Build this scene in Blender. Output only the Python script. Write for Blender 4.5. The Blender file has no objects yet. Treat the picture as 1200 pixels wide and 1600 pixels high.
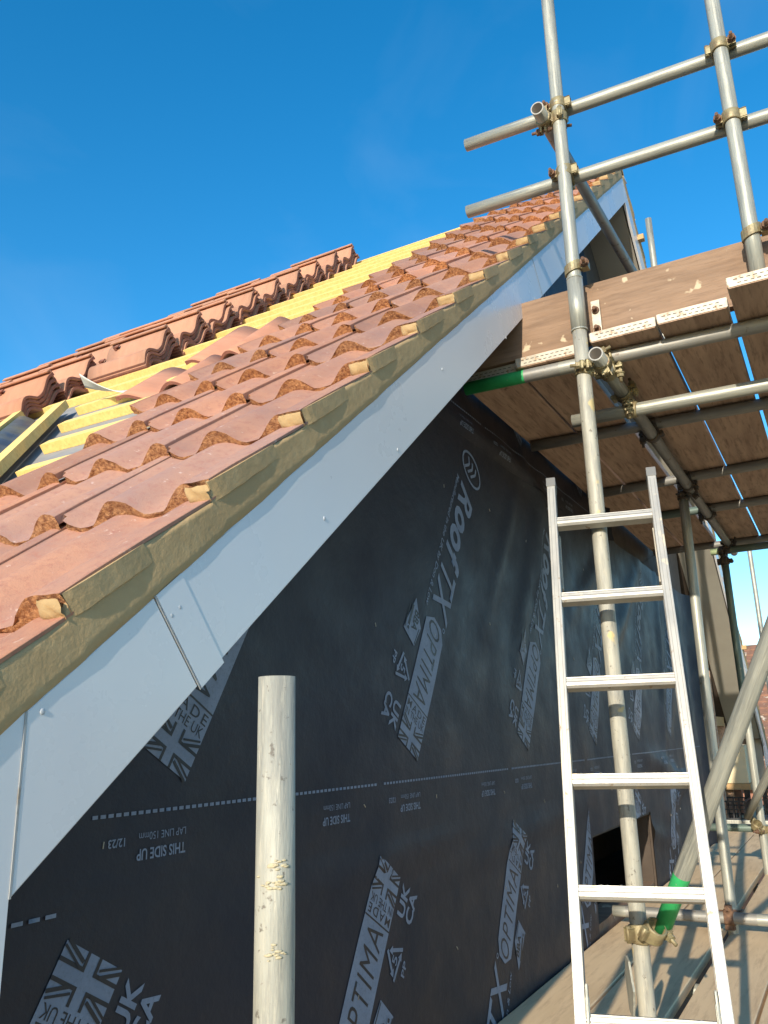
import bpy, bmesh, math, random
from math import sin, cos, tan, pi, radians, sqrt, exp
from mathutils import Vector, Matrix, noise

random.seed(7)
SC = bpy.context.scene
COL = SC.collection

# ------------------------------------------------------------------ camera
cam = bpy.data.objects.new('camera', bpy.data.cameras.new('camera'))
COL.objects.link(cam)
cam.data.sensor_fit = 'HORIZONTAL'; cam.data.sensor_width = 36.0
cam.data.lens = 36.0 * 1280.0 / 1200.0
cam.data.clip_start = 0.02; cam.data.clip_end = 600
hd, pt, rl = 0.4996, 0.2714, 0.0257          # heading, pitch, roll
fw = Vector((cos(hd)*cos(pt), sin(hd)*cos(pt), sin(pt)))
r0 = Vector((sin(hd), -cos(hd), 0)); d0 = fw.cross(r0)
rr = r0*cos(rl) + d0*sin(rl); dd = d0*cos(rl) - r0*sin(rl)
cam.matrix_world = Matrix(((rr.x, -dd.x, -fw.x, 0), (rr.y, -dd.y, -fw.y, 0), (rr.z, -dd.z, -fw.z, 0), (0, 0, 0, 1)))
SC.camera = cam

# ------------------------------------------------------------------ sky and sun
SUN_EL, SUN_AZ = radians(18.0), radians(180 + 5.6)      # azimuth of the sun measured from +X towards +Y
sdir = Vector((cos(SUN_EL)*cos(SUN_AZ), cos(SUN_EL)*sin(SUN_AZ), sin(SUN_EL)))
w = bpy.data.worlds.new('World'); SC.world = w; w.use_nodes = True
nt = w.node_tree; nt.nodes.clear()
sky = nt.nodes.new('ShaderNodeTexSky'); sky.sky_type = 'NISHITA'; sky.sun_disc = False
sky.sun_elevation = SUN_EL; sky.sun_rotation = pi/2 - SUN_AZ
sky.altitude = 50; sky.air_density = 1.0; sky.dust_density = 0.3; sky.ozone_density = 2.2
hs = nt.nodes.new('ShaderNodeHueSaturation'); hs.inputs['Saturation'].default_value = 1.40; hs.inputs['Hue'].default_value = 0.495
bg = nt.nodes.new('ShaderNodeBackground'); bg.inputs['Strength'].default_value = 0.15
wo = nt.nodes.new('ShaderNodeOutputWorld')
nt.links.new(sky.outputs[0], hs.inputs['Color'])
wtc = nt.nodes.new('ShaderNodeTexCoord'); wmp = nt.nodes.new('ShaderNodeMapping'); wmp.inputs['Scale'].default_value = (1.0, 2.2, 3.0); wmp.inputs['Rotation'].default_value = (0.4, 0.3, 0.2)
wn = nt.nodes.new('ShaderNodeTexNoise'); wn.inputs['Scale'].default_value = 2.2; wn.inputs['Detail'].default_value = 7; wn.inputs['Distortion'].default_value = 0.6
wr_ = nt.nodes.new('ShaderNodeMapRange'); wr_.inputs[1].default_value = 0.50; wr_.inputs[2].default_value = 0.80; wr_.inputs[4].default_value = 0.075
wx = nt.nodes.new('ShaderNodeMix'); wx.data_type = 'RGBA'; wx.inputs[7].default_value = (2.6, 3.2, 4.0, 1)
nt.links.new(wtc.outputs['Generated'], wmp.inputs[0]); nt.links.new(wmp.outputs[0], wn.inputs['Vector']); nt.links.new(wn.outputs['Fac'], wr_.inputs[0]); nt.links.new(wr_.outputs[0], wx.inputs[0])
nt.links.new(hs.outputs[0], wx.inputs[6]); nt.links.new(wx.outputs[2], bg.inputs['Color']); nt.links.new(bg.outputs[0], wo.inputs[0])
sun = bpy.data.objects.new('sun', bpy.data.lights.new('sun', 'SUN')); COL.objects.link(sun)
sun.data.energy = 3.3; sun.data.angle = radians(0.55); sun.data.color = (1.0, 0.90, 0.74)
sun.rotation_euler = sdir.to_track_quat('Z', 'Y').to_euler(); sun.location = (0, 0, 20)
SC.view_settings.view_transform = 'Standard'; SC.view_settings.look = 'None'
SC.view_settings.exposure = 0.85; SC.view_settings.gamma = 1.0
SC.cycles.max_bounces = 6

# ------------------------------------------------------------------ materials
def mat(name, col, rough=0.6, metal=0.0, spec=0.5, var=None, vscale=6.0, stretch=(1, 1, 1), bump=0.0, bscale=60.0,
        bstretch=None, speck=None, sscale=40.0, sthr=0.62, tint=False, grain=None, bdist=0.003, coords='Object', spec2=None):
    """procedural material: base colour, a second colour mixed in by large noise (var), specks, bump"""
    m = bpy.data.materials.new(name); m.use_nodes = True
    t = m.node_tree; N = t.nodes; L = t.links; b = N['Principled BSDF']
    b.inputs['Roughness'].default_value = rough; b.inputs['Metallic'].default_value = metal
    b.inputs['Specular IOR Level'].default_value = spec
    tc = N.new('ShaderNodeTexCoord'); mp = N.new('ShaderNodeMapping'); mp.inputs['Scale'].default_value = stretch
    L.new(tc.outputs[coords], mp.inputs[0])
    out = None
    def noise_(scale, vec, detail=6, rg=0.6):
        n = N.new('ShaderNodeTexNoise'); n.inputs['Scale'].default_value = scale; n.inputs['Detail'].default_value = detail
        n.inputs['Roughness'].default_value = rg; L.new(vec, n.inputs['Vector']); return n.outputs['Fac']
    def ramp(f, a, c):
        r = N.new('ShaderNodeMapRange'); r.inputs[1].default_value = a; r.inputs[2].default_value = c; L.new(f, r.inputs[0]); return r.outputs[0]
    def mix(f, A, B, kind='MIX'):
        x = N.new('ShaderNodeMix'); x.data_type = 'RGBA'; x.blend_type = kind
        if f is not None and not isinstance(f, float): L.new(f, x.inputs[0])
        elif f is not None: x.inputs[0].default_value = f
        for k, c in ((6, A), (7, B)):
            if isinstance(c, tuple): x.inputs[k].default_value = (*c, 1)
            else: L.new(c, x.inputs[k])
        return x.outputs[2]
    cur = tuple(col)
    if var: cur = mix(ramp(noise_(vscale, mp.outputs[0]), 0.38, 0.66), cur, tuple(var))
    if grain:
        cur = mix(ramp(noise_(grain[1], mp.outputs[0], 8, 0.7), 0.5, 0.72), cur, tuple(grain[0]))
    if speck:
        cur = mix(ramp(noise_(sscale, tc.outputs[coords], 5, 0.6), sthr, sthr+0.06), cur, tuple(speck))
    if spec2:
        cur = mix(ramp(noise_(spec2[1], tc.outputs[coords], 3, 0.5), spec2[2], spec2[2]+0.04), cur, tuple(spec2[0]))
    if tint:
        a = N.new('ShaderNodeAttribute'); a.attribute_name = 'tint'; cur = mix(1.0, cur, a.outputs['Color'], 'MULTIPLY')
    if isinstance(cur, tuple): b.inputs['Base Color'].default_value = (*cur, 1)
    else: L.new(cur, b.inputs['Base Color'])
    if bump:
        mp2 = N.new('ShaderNodeMapping'); mp2.inputs['Scale'].default_value = bstretch or stretch; L.new(tc.outputs[coords], mp2.inputs[0])
        bp = N.new('ShaderNodeBump'); bp.inputs['Strength'].default_value = bump; bp.inputs['Distance'].default_value = bdist
        L.new(noise_(bscale, mp2.outputs[0], 6, 0.65), bp.inputs['Height']); L.new(bp.outputs[0], b.inputs['Normal'])
    r_ = ramp(noise_(vscale*2.3, mp.outputs[0]), 0.3, 0.75)
    q = N.new('ShaderNodeMapRange'); q.inputs[3].default_value = max(0.05, rough-0.09); q.inputs[4].default_value = min(1, rough+0.12); L.new(r_, q.inputs[0]); L.new(q.outputs[0], b.inputs['Roughness'])
    return m

M = {}
M['tile'] = mat('terracotta_face', (0.45, 0.218, 0.133), 0.88, var=(0.33, 0.175, 0.13), vscale=5, bump=0.7, bscale=260, speck=(0.52, 0.34, 0.26), sscale=48, sthr=0.65, grain=((0.34, 0.145, 0.10), 60), tint=True, bdist=0.0015)
M['nose'] = mat('terracotta_cut_edge', (0.54, 0.25, 0.105), 0.95, var=(0.20, 0.065, 0.025), vscale=110, bump=1.0, bscale=200, tint=True, bdist=0.008)
M['tile_back'] = mat('terracotta_underside', (0.52, 0.265, 0.165), 0.85, var=(0.43, 0.205, 0.125), vscale=3, bump=0.3, bscale=200, tint=True, stretch=(1, 4, 1))
M['tile_edge'] = mat('terracotta_stack_edge', (0.30, 0.125, 0.085), 0.9, var=(0.22, 0.085, 0.06), vscale=40, bump=0.5, bscale=200, tint=True)
M['mortar'] = mat('verge_mortar', (0.45, 0.312, 0.155), 0.92, var=(0.41, 0.28, 0.138), vscale=9, bump=0.35, bscale=55, grain=((0.48, 0.345, 0.18), 30), bdist=0.006)
M['upvc'] = mat('white_barge_plastic', (0.68, 0.685, 0.70), 0.30, spec=0.5, var=(0.665, 0.67, 0.69), vscale=1.2, bump=0.04, bscale=5, speck=(0.52, 0.50, 0.46), sscale=17, sthr=0.74, bdist=0.01)
M['upvc_edge'] = mat('barge_joint_trim', (0.36, 0.36, 0.35), 0.6, speck=(0.25, 0.21, 0.16), sscale=14, sthr=0.6)
M['screw'] = mat('white_screw_cap', (0.50, 0.52, 0.54), 0.5)
M['soffit'] = mat('soffit_board', (0.36, 0.335, 0.28), 0.55, var=(0.31, 0.285, 0.24), vscale=2)
M['membrane'] = mat('black_membrane', (0.013, 0.0145, 0.026), 0.55, spec=0.40, var=(0.015, 0.0155, 0.024), vscale=2.2, bump=0.3, bscale=14, bdist=0.012, speck=(0.05, 0.05, 0.055), sscale=16, sthr=0.71)
M['print'] = mat('grey_print', (0.23, 0.265, 0.34), 0.6, var=(0.18, 0.21, 0.275), vscale=14, spec=0.3, grain=((0.15, 0.175, 0.22), 150))
M['print_dark'] = mat('black_print', (0.013, 0.014, 0.019), 0.5)
M['batten'] = mat('yellow_batten', (0.88, 0.62, 0.215), 0.75, var=(0.80, 0.53, 0.165), vscale=5, stretch=(6, 1, 6), bump=0.3, bscale=60, grain=((0.68, 0.44, 0.13), 14))
M['underlay'] = mat('grey_underlay', (0.27, 0.265, 0.26), 0.8, var=(0.20, 0.20, 0.20), vscale=4)
M['valley'] = mat('dark_valley_trough', (0.055, 0.065, 0.08), 0.35, var=(0.17, 0.15, 0.09), vscale=6)
M['flap'] = mat('pale_plastic_flap', (0.62, 0.62, 0.58), 0.5)
M['galv'] = mat('galvanised_tube', (0.385, 0.385, 0.33), 0.45, metal=0.3, var=(0.23, 0.235, 0.21), vscale=8, stretch=(9, 9, 0.5), bump=0.25, bscale=60, bstretch=(3, 3, 0.5), grain=((0.48, 0.475, 0.40), 20), speck=(0.20, 0.17, 0.12), sscale=34, sthr=0.67, bdist=0.002)
M['galv2'] = mat('weathered_tube', (0.42, 0.405, 0.335), 0.6, metal=0.12, var=(0.235, 0.23, 0.20), vscale=8, stretch=(10, 10, 1.0), bump=0.4, bscale=60, bstretch=(5, 5, 0.5), grain=((0.54, 0.50, 0.395), 16), speck=(0.17, 0.15, 0.12), sscale=62, sthr=0.63, spec2=((0.55, 0.44, 0.22), 11.0, 0.64), bdist=0.003)
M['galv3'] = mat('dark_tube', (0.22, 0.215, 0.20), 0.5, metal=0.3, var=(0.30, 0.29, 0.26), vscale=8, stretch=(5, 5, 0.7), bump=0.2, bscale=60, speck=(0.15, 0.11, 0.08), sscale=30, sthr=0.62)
M['teal'] = mat('green_grey_tube', (0.10, 0.155, 0.135), 0.5, metal=0.2, var=(0.16, 0.20, 0.175), vscale=8, stretch=(5, 5, 0.7), speck=(0.30, 0.27, 0.2), sscale=22, sthr=0.7)
M['green'] = mat('green_paint', (0.035, 0.42, 0.13), 0.5, var=(0.02, 0.30, 0.09), vscale=14, speck=(0.33, 0.34, 0.29), sscale=20, sthr=0.60)
M['palegreen'] = mat('pale_green_paint', (0.42, 0.52, 0.30), 0.5, speck=(0.33, 0.34, 0.29), sscale=20, sthr=0.60)
M['crust'] = mat('dried_mortar', (0.50, 0.43, 0.28), 0.95, bump=0.5, bscale=200)
M['inner'] = mat('tube_bore', (0.12, 0.11, 0.10), 0.7, metal=0.2)
M['fit'] = mat('zinc_coupler', (0.30, 0.255, 0.14), 0.5, metal=0.3, var=(0.19, 0.145, 0.08), vscale=30, bump=0.4, bscale=90, speck=(0.20, 0.09, 0.04), sscale=40, sthr=0.62)
M['rust'] = mat('rusty_steel', (0.19, 0.105, 0.06), 0.85, metal=0.1, var=(0.09, 0.05, 0.035), vscale=50, bump=0.6, bscale=120)
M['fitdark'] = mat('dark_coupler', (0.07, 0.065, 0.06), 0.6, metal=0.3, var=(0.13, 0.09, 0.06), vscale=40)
M['wood'] = mat('scaffold_board_wood', (0.44, 0.31, 0.22), 0.85, var=(0.34, 0.235, 0.165), vscale=4, stretch=(0.7, 9, 9), bump=0.35, bscale=22, grain=((0.27, 0.18, 0.125), 10), speck=(0.60, 0.50, 0.38), sscale=13, sthr=0.73, coords='Object')
M['wooddark'] = mat('brown_board_wood', (0.60, 0.40, 0.275), 0.85, var=(0.42, 0.27, 0.185), vscale=3, stretch=(0.7, 6, 6), bump=0.35, bscale=22, grain=((0.22, 0.135, 0.09), 9), spec2=((0.24, 0.15, 0.10), 12.0, 0.69))  # brown board wood with darker grain and blotches
M['woodfloor'] = mat('walked_board_wood', (0.80, 0.58, 0.34), 0.85, var=(0.68, 0.48, 0.275), vscale=3, stretch=(0.6, 5, 5), bump=0.3, bscale=24, grain=((0.56, 0.385, 0.225), 7), speck=(0.84, 0.68, 0.46), sscale=18, sthr=0.70)
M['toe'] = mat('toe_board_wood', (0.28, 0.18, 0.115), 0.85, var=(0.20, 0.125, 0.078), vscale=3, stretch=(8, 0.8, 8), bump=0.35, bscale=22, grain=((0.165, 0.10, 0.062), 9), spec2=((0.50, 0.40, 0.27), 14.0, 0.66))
M['plate'] = mat('board_end_hoop', (0.46, 0.42, 0.34), 0.5, metal=0.2, var=(0.34, 0.30, 0.235), vscale=20, speck=(0.35, 0.22, 0.12), sscale=45, sthr=0.62)
M['slot'] = mat('hoop_slot', (0.05, 0.045, 0.04), 0.8)
M['alu'] = mat('ladder_aluminium', (0.43, 0.415, 0.37), 0.40, metal=0.35, var=(0.36, 0.345, 0.31), vscale=5, stretch=(4, 4, 0.6), bump=0.1, bscale=60, speck=(0.26, 0.19, 0.12), sscale=36, sthr=0.64, spec2=((0.60, 0.52, 0.38), 11.0, 0.64))
M['groove'] = mat('ladder_groove', (0.23, 0.22, 0.20), 0.5, metal=0.3)
M['cap'] = mat('grey_plastic_cap', (0.16, 0.16, 0.155), 0.6)
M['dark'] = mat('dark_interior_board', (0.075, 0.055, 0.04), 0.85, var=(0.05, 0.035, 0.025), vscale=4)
M['stud'] = mat('timber_stud', (0.50, 0.32, 0.15), 0.8, var=(0.42, 0.26, 0.11), vscale=5, grain=((0.36, 0.21, 0.09), 20))
M['black'] = mat('black_plastic', (0.02, 0.022, 0.026), 0.4)
M['brick'] = mat('far_roof_clay', (0.27, 0.13, 0.08), 0.9, var=(0.15, 0.085, 0.055), vscale=3.5, speck=(0.52, 0.42, 0.32), sscale=5, sthr=0.60)
M['wallfar'] = mat('far_brick', (0.36, 0.17, 0.11), 0.9, var=(0.28, 0.13, 0.09), vscale=6)
M['ground'] = mat('site_ground', (0.20, 0.17, 0.12), 0.95, var=(0.09, 0.12, 0.05), vscale=0.2, bump=0.5, bscale=3)
M['cream'] = mat('cream_insulation', (0.74, 0.62, 0.40), 0.7, var=(0.66, 0.54, 0.33), vscale=3)
M['glass'] = mat('far_window_glass', (0.03, 0.035, 0.04), 0.1)

# ------------------------------------------------------------------ helpers
def link(name, me, parent=None):
    o = bpy.data.objects.new(name, me); COL.objects.link(o)
    if parent: o.parent = parent
    return o
def thing(name, label, cat, loc=(0, 0, 0), group=None):
    o = bpy.data.objects.new(name, None); COL.objects.link(o); o.location = loc; o.empty_display_size = 0.1
    o['label'] = label; o['category'] = cat
    if group: o['group'] = group
    return o
def tag(o, label, cat, group=None):
    o['label'] = label; o['category'] = cat
    if group: o['group'] = group
    return o
def bm_mesh(bm, name, mats, smooth=False):
    me = bpy.data.meshes.new(name); bm.to_mesh(me); bm.free()
    for m in (mats if isinstance(mats, (list, tuple)) else [mats]): me.materials.append(M[m] if isinstance(m, str) else m)
    if smooth:
        for p in me.polygons: p.use_smooth = True
    return me
def add_box(bm, lo, hi, mi=0, mx=None, bev=0.0):
    lo = Vector(lo); hi = Vector(hi)
    r = bmesh.ops.create_cube(bm, size=1.0); vs = r['verts']
    for v in vs: v.co = Vector((lo[i] + (v.co[i]+0.5)*(hi[i]-lo[i]) for i in range(3)))
    fs = set(f for v in vs for f in v.link_faces)
    for f in fs: f.material_index = mi
    if bev:
        es = set(e for v in vs for e in v.link_edges)
        g = bmesh.ops.bevel(bm, geom=list(es), offset=bev, segments=2, affect='EDGES', profile=0.7)
        for f in g['faces']: f.material_index = mi
        vs = list(set(v for f in g['faces'] for v in f.verts) | set(v for v in vs if v.is_valid))
    if mx: 
        for v in vs: v.co = mx @ v.co
    return vs
def frame(o, z, x=None):
    z = Vector(z).normalized()
    x = Vector(x) if x is not None else (Vector((0, 0, 1)) if abs(z.z) < 0.9 else Vector((1, 0, 0)))
    y = z.cross(x).normalized(); x = y.cross(z)
    return Matrix(((x.x, y.x, z.x, o[0]), (x.y, y.y, z.y, o[1]), (x.z, y.z, z.z, o[2]), (0, 0, 0, 1)))
def add_cyl(bm, mx, r, z0, z1, seg=16, mi=0, cap=True, r2=None):
    r2 = r if r2 is None else r2
    A = [bm.verts.new(mx @ Vector((r*cos(2*pi*k/seg), r*sin(2*pi*k/seg), z0))) for k in range(seg)]
    B = [bm.verts.new(mx @ Vector((r2*cos(2*pi*k/seg), r2*sin(2*pi*k/seg), z1))) for k in range(seg)]
    for k in range(seg):
        f = bm.faces.new((A[k], A[(k+1) % seg], B[(k+1) % seg], B[k])); f.material_index = mi; f.smooth = seg > 8
    if cap:
        for R in (A[::-1], B):
            f = bm.faces.new(R); f.material_index = mi
def poly_prism(bm, pts, y0, y1, mi=0):
    """polygon in XZ extruded from y0 to y1"""
    A = [bm.verts.new((x, y0, z)) for x, z in pts]; B = [bm.verts.new((x, y1, z)) for x, z in pts]
    n = len(pts)
    for F in (A, B[::-1]):
        f = bm.faces.new(F); f.material_index = mi
    for k in range(n):
        f = bm.faces.new((A[k], B[k], B[(k+1) % n], A[(k+1) % n])); f.material_index = mi
    bmesh.ops.recalc_face_normals(bm, faces=bm.faces[:])

TR = 0.02415
def tube_obj(name, a, b, m='galv', parent=None, paint=None, dents=0.0):
    """hollow scaffold tube; mesh along local Z. paint = [(z0,z1,material)] from end a: painted ends, or tone standing for sun or shade"""
    a = Vector(a); b = Vector(b); L = (b-a).length
    zs = [0.0, L]; paint = paint or []
    for p in paint: zs += [p[0], p[1]]
    n = max(2, int(L/0.25))
    zs = sorted(set([round(z, 4) for z in zs + [L*k/n for k in range(n+1)] if 0 <= z <= L]))
    bm = bmesh.new(); seg = 28; mats = [m, 'inner'] + [p[2] for p in paint]
    rings = []
    for z in zs:
        ring = []
        for k in range(seg):
            t = 2*pi*k/seg; r = TR + dents*noise.noise(Vector((cos(t)*2+a.x*3, sin(t)*2, z*4)))*0.6
            ring.append(bm.verts.new((r*cos(t), r*sin(t), z)))
        rings.append(ring)
    for i in range(len(zs)-1):
        zm = (zs[i]+zs[i+1])/2; mi = 0
        for q, p in enumerate(paint):
            if p[0] <= zm <= p[1]: mi = 2+q
        for k in range(seg):
            f = bm.faces.new((rings[i][k], rings[i][(k+1) % seg], rings[i+1][(k+1) % seg], rings[i+1][k])); f.smooth = True; f.material_index = mi
    ri = TR-0.004
    for z, ring, s in ((0, rings[0], 1), (L, rings[-1], -1)):
        inn = [bm.verts.new((ri*cos(2*pi*k/seg), ri*sin(2*pi*k/seg), z)) for k in range(seg)]
        dp = [bm.verts.new((ri*cos(2*pi*k/seg), ri*sin(2*pi*k/seg), z+s*min(0.25, L*0.4))) for k in range(seg)]
        for k in range(seg):
            k2 = (k+1) % seg
            bm.faces.new((ring[k], ring[k2], inn[k2], inn[k]))
            f = bm.faces.new((inn[k], inn[k2], dp[k2], dp[k])); f.material_index = 1; f.smooth = True
        f = bm.faces.new(dp); f.material_index = 1
    bmesh.ops.recalc_face_normals(bm, faces=bm.faces[:])
    o = link(name, bm_mesh(bm, name, mats), parent)
    o.matrix_world = frame(a, b-a)
    return o

def coupler(label, p, d1, q, d2, m='fit', bolt='rust', flip=1, group='scaffold couplers'):
    """double coupler: one band round the tube through p (axis d1), one round the tube through q (axis d2), a T-bolt on each"""
    p = Vector(p); q = Vector(q); t = thing('scaffold_coupler', label, 'coupler', p, group)
    mid = (p+q)/2; n = (q-p).normalized()
    def band(c, d, toward, s):
        d = Vector(d).normalized(); X = Vector(toward); X = (X - d*X.dot(d)).normalized()
        F = frame((0, 0, 0), d, X)
        F.translation = c-p
        bm = bmesh.new(); seg = 22; w_ = 0.0235; r1, r2 = TR+0.0008, TR+0.0065
        prof = [(r1, -w_), (r2-0.002, -w_), (r2, -w_+0.004), (r2-0.0015, 0), (r2, w_-0.004), (r2-0.002, w_), (r1, w_)]
        for k in range(seg):
            pass
        rings = []
        for k in range(seg):
            a = 2*pi*k/seg; wob = 1.0 + 0.18*cos(a)
            rings.append([bm.verts.new((r*cos(a), r*sin(a), z*wob)) for r, z in prof])
        for k in range(seg):
            R0, R1 = rings[k], rings[(k+1) % seg]
            for i in range(len(prof)-1):
                f = bm.faces.new((R0[i], R0[i+1], R1[i+1], R1[i])); f.smooth = True
        # hinge lug on one side, bolt lug on the other
        add_box(bm, (-0.010, s*(TR+0.004), -0.016), (0.012, s*(TR+0.021), 0.016), bev=0.003)
        add_cyl(bm, Matrix.Translation((0, s*(TR+0.016), 0)), 0.0075, -0.022, 0.022, 10)
        add_box(bm, (-0.014, -s*(TR+0.003), -0.014), (-0.006, -s*(TR+0.026), 0.014), bev=0.002)
        add_box(bm, (0.004, -s*(TR+0.003), -0.015), (0.012, -s*(TR+0.027), 0.015), bev=0.002)
        # saddle towards the other tube
        add_box(bm, (TR-0.001, -0.016, -0.017), (max(0.030, (q-p).length/2+0.001), 0.016, 0.017), bev=0.003)
        bmesh.ops.transform(bm, matrix=F, verts=bm.verts[:])
        bo = link('band', bm_mesh(bm, 'band', m), t)
        bm = bmesh.new(); B = F @ frame((0.0, -s*(TR+0.017), 0), (1, 0, 0))
        add_cyl(bm, B, 0.0058, -0.048, 0.030, 10)
        add_cyl(bm, B, 0.0125, -0.030, -0.018, 6); add_cyl(bm, B, 0.0145, -0.018, -0.0145, 14)
        add_cyl(bm, B, 0.010, 0.012, 0.022, 8)
        link('bolt', bm_mesh(bm, 'bolt', bolt), t)
    band(p, d1, q-p, flip); band(q, d2, p-q, -flip)
    return t

# ------------------------------------------------------------------ roof frame
S = radians(39.6); cs, sn = cos(S), sin(S)
OX, OZ = 0.6255, 0.0148
XA = 5.18                                     # ridge X
UR = (XA-OX)/cs                               # ridge u
def R2W(u, y, n): return Vector((OX + cs*u - sn*n, y, OZ + sn*u + cs*n))
FLOOR = -0.86
WALLY = 1.12
GROUND = -5.2

# ------------------------------------------------------------------ the setting
bm = bmesh.new(); bmesh.ops.create_grid(bm, x_segments=40, y_segments=40, size=300)
for v in bm.verts: v.co.z = GROUND + 0.15*noise.noise(v.co*0.05)
g = link('ground', bm_mesh(bm, 'ground', 'ground')); g['kind'] = 'structure'

# ------------------------------------------------------------------ the house
house = thing('house', 'unfinished house gable wrapped in black printed membrane under a terracotta tiled roof', 'house', (0.66, WALLY, GROUND))
def hpart(name, me, parent=None):
    o = bpy.data.objects.new(name, me); COL.objects.link(o); p = parent or house; o.parent = p
    if p is house: o.matrix_parent_inverse = Matrix.Translation((-0.66, -WALLY, -GROUND))
    return o

# --- membrane wrinkles: out-of-plane offset of the sheet (towards the scaffold = negative y)
folds = [  # x, z, angle deg, half length, half width, height
    (3.25, 0.55, 62, 0.42, 0.05, 0.010), (3.05, 0.75, 55, 0.38, 0.04, 0.009), (3.45, 0.75, 70, 0.4, 0.05, 0.009), (2.75, 1.14, 0, 0.35, 0.035, 0.010),
    (3.3, 1.13, -8, 0.35, 0.04, 0.011), (4.6, 0.2, 70, 0.5, 0.06, 0.010), (5.1, 0.75, 35, 0.6, 0.07, 0.018), (4.4, 0.85, 30, 0.6, 0.05, 0.014), (5.9, -0.25, -10, 0.6, 0.06, 0.022), (6.4, -0.33, 12, 0.5, 0.05, 0.020),
    (6.9, 0.0, 80, 0.7, 0.07, 0.020), (6.0, 0.5, 75, 0.9, 0.06, 0.014), (5.2, -0.55, -12, 0.5, 0.04, 0.012), (3.1, -0.34, 3, 0.7, 0.03, 0.006), (2.1, -0.30, 2, 0.6, 0.03, 0.005), (3.6, 1.0, -35, 0.4, 0.04, 0.010), (6.6, 0.9, 65, 0.7, 0.07, 0.02)]
def wr(x, z):
    h = 0.0035*noise.noise(Vector((x*1.7, z*1.7, 3.1))) + 0.0016*noise.noise(Vector((x*6, z*3.5, 9.7)))
    h += 0.0115*min(1, max(0, x-2.2)*0.6)*noise.noise(Vector((x*3.4+z*1.3, z*0.9, 5.5))) + 0.004*min(1, max(0, x-2.0))*noise.noise(Vector((x*8+z*2.5, z*2.2, 1.5)))
    for fx, fz, an, hl, hw, ht in folds:
        a = radians(an); dx, dz = x-fx, z-fz; p = (dx*cos(a)+dz*sin(a))/hl; q = (-dx*sin(a)+dz*cos(a))/hw
        if abs(p) < 2.6 and abs(q) < 3: h += ht*exp(-p*p-q*q)*1.7
    return min(0.03, max(-0.004, h))
zline = lambda x, n=0.0: OZ + (min(x, 2*XA-x)-OX)*tan(S) + n/cs      # height of the barge-top line
def sheet(name, x0, x1, z0, z1, off, step=0.035):
    bm = bmesh.new(); nx = int((x1-x0)/step); nz = int((z1-z0)/step); G = {}
    for i in range(nx+1):
        x = x0+(x1-x0)*i/nx; zt = min(z1, zline(x, -0.03))
        if zt <= z0+0.02: continue
        for j in range(nz+1):
            z = z0+(zt-z0)*j/nz
            jag = 0.004*noise.noise(Vector((x*3, 0, z0))) if j == 0 else 0
            curl = -0.05*max(0, (x-x1+0.18)/0.18)**2 if x > x1-0.18 else 0
            G[i, j] = bm.verts.new((x+(0.02*noise.noise(Vector((z*2, 1, 7))) if i == nx else 0), WALLY-off-wr(x, z)+curl, z+jag))
    for i in range(nx):
        for j in range(nz):
            if all(k in G for k in ((i, j), (i+1, j), (i+1, j+1), (i, j+1))):
                xc, zc = x0+(x1-x0)*(i+.5)/nx, (G[i, j].co.z+G[i, j+1].co.z)/2
                if name == 'lower' and WX0 < xc < WX1 and zc < WZT: continue
                f = bm.faces.new((G[i, j], G[i+1, j], G[i+1, j+1], G[i, j+1])); f.smooth = True
    # a turned lower lip, so the lap reads as a real edge
    lip = [bm.verts.new(G[i, 0].co) for i in range(nx+1) if (i, 0) in G]
    lo = [bm.verts.new((v.co.x, v.co.y+0.0016, v.co.z+0.0005)) for v in lip]
    for a in range(len(lip)-1):
        bm.faces.new((lip[a], lo[a], lo[a+1], lip[a+1]))
    return hpart('membrane_sheet', bm_mesh(bm, 'membrane_sheet', 'membrane'))
WX0, WX1, WZT = 3.93, 5.25, -0.459
s_low = sheet('lower', 0.3, 7.45, -2.2, -0.20, 0.0)
s_mid = sheet('mid', 0.3, 7.45, -0.246, 1.14, 0.0018)
s_up = sheet('up', 1.6, 4.75, 1.09, 3.1, 0.004)

# --- printed lettering on the membrane (built flat, then laid on the wrinkled sheet)
_txt = {}
def text_faces(s, size, bold=0.0, shear=0.0, space=1.0):
    key = (s, size, bold, shear, space)
    if key not in _txt:
        c = bpy.data.curves.new('t', 'FONT'); c.body = s; c.size = size; c.offset = bold; c.shear = shear; c.space_character = space
        c.resolution_u = 3; c.align_x = 'LEFT'
        o = bpy.data.objects.new('t', c); COL.objects.link(o)
        dg = bpy.context.evaluated_depsgraph_get(); dg.update()
        me = bpy.data.meshes.new_from_object(o.evaluated_get(dg))
        vs = [v.co.copy() for v in me.vertices]; fs = [tuple(p.vertices) for p in me.polygons]
        bpy.data.objects.remove(o); bpy.data.meshes.remove(me)
        _txt[key] = (vs, fs)
    return _txt[key]
def put_text(bm, s, box, mi, lift, bold=0.0, shear=0.0, rot=0, space=1.0):
    """fit text to a box (s0, t0, s1, t1) in the print frame; rot 0 reads along +s with letter tops towards +t, rot 90 reads along +t with tops towards -s"""
    vs, fs = text_faces(s, 1.0, bold, shear, space)
    x0 = min(v.x for v in vs); x1 = max(v.x for v in vs); y0 = min(v.y for v in vs); y1 = max(v.y for v in vs)
    out = []
    for v in vs:
        a = (v.x-x0)/(x1-x0); b = (v.y-y0)/(y1-y0)
        if rot == 0: q = (box[0]+a*(box[2]-box[0]), box[1]+b*(box[3]-box[1]))
        else: q = (box[2]-b*(box[2]-box[0]), box[1]+a*(box[3]-box[1]))
        out.append(bm.verts.new((q[0], q[1], lift)))
    for f in fs:
        try:
            F = bm.faces.new([out[i] for i in f]); F.material_index = mi
        except ValueError: pass
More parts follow.
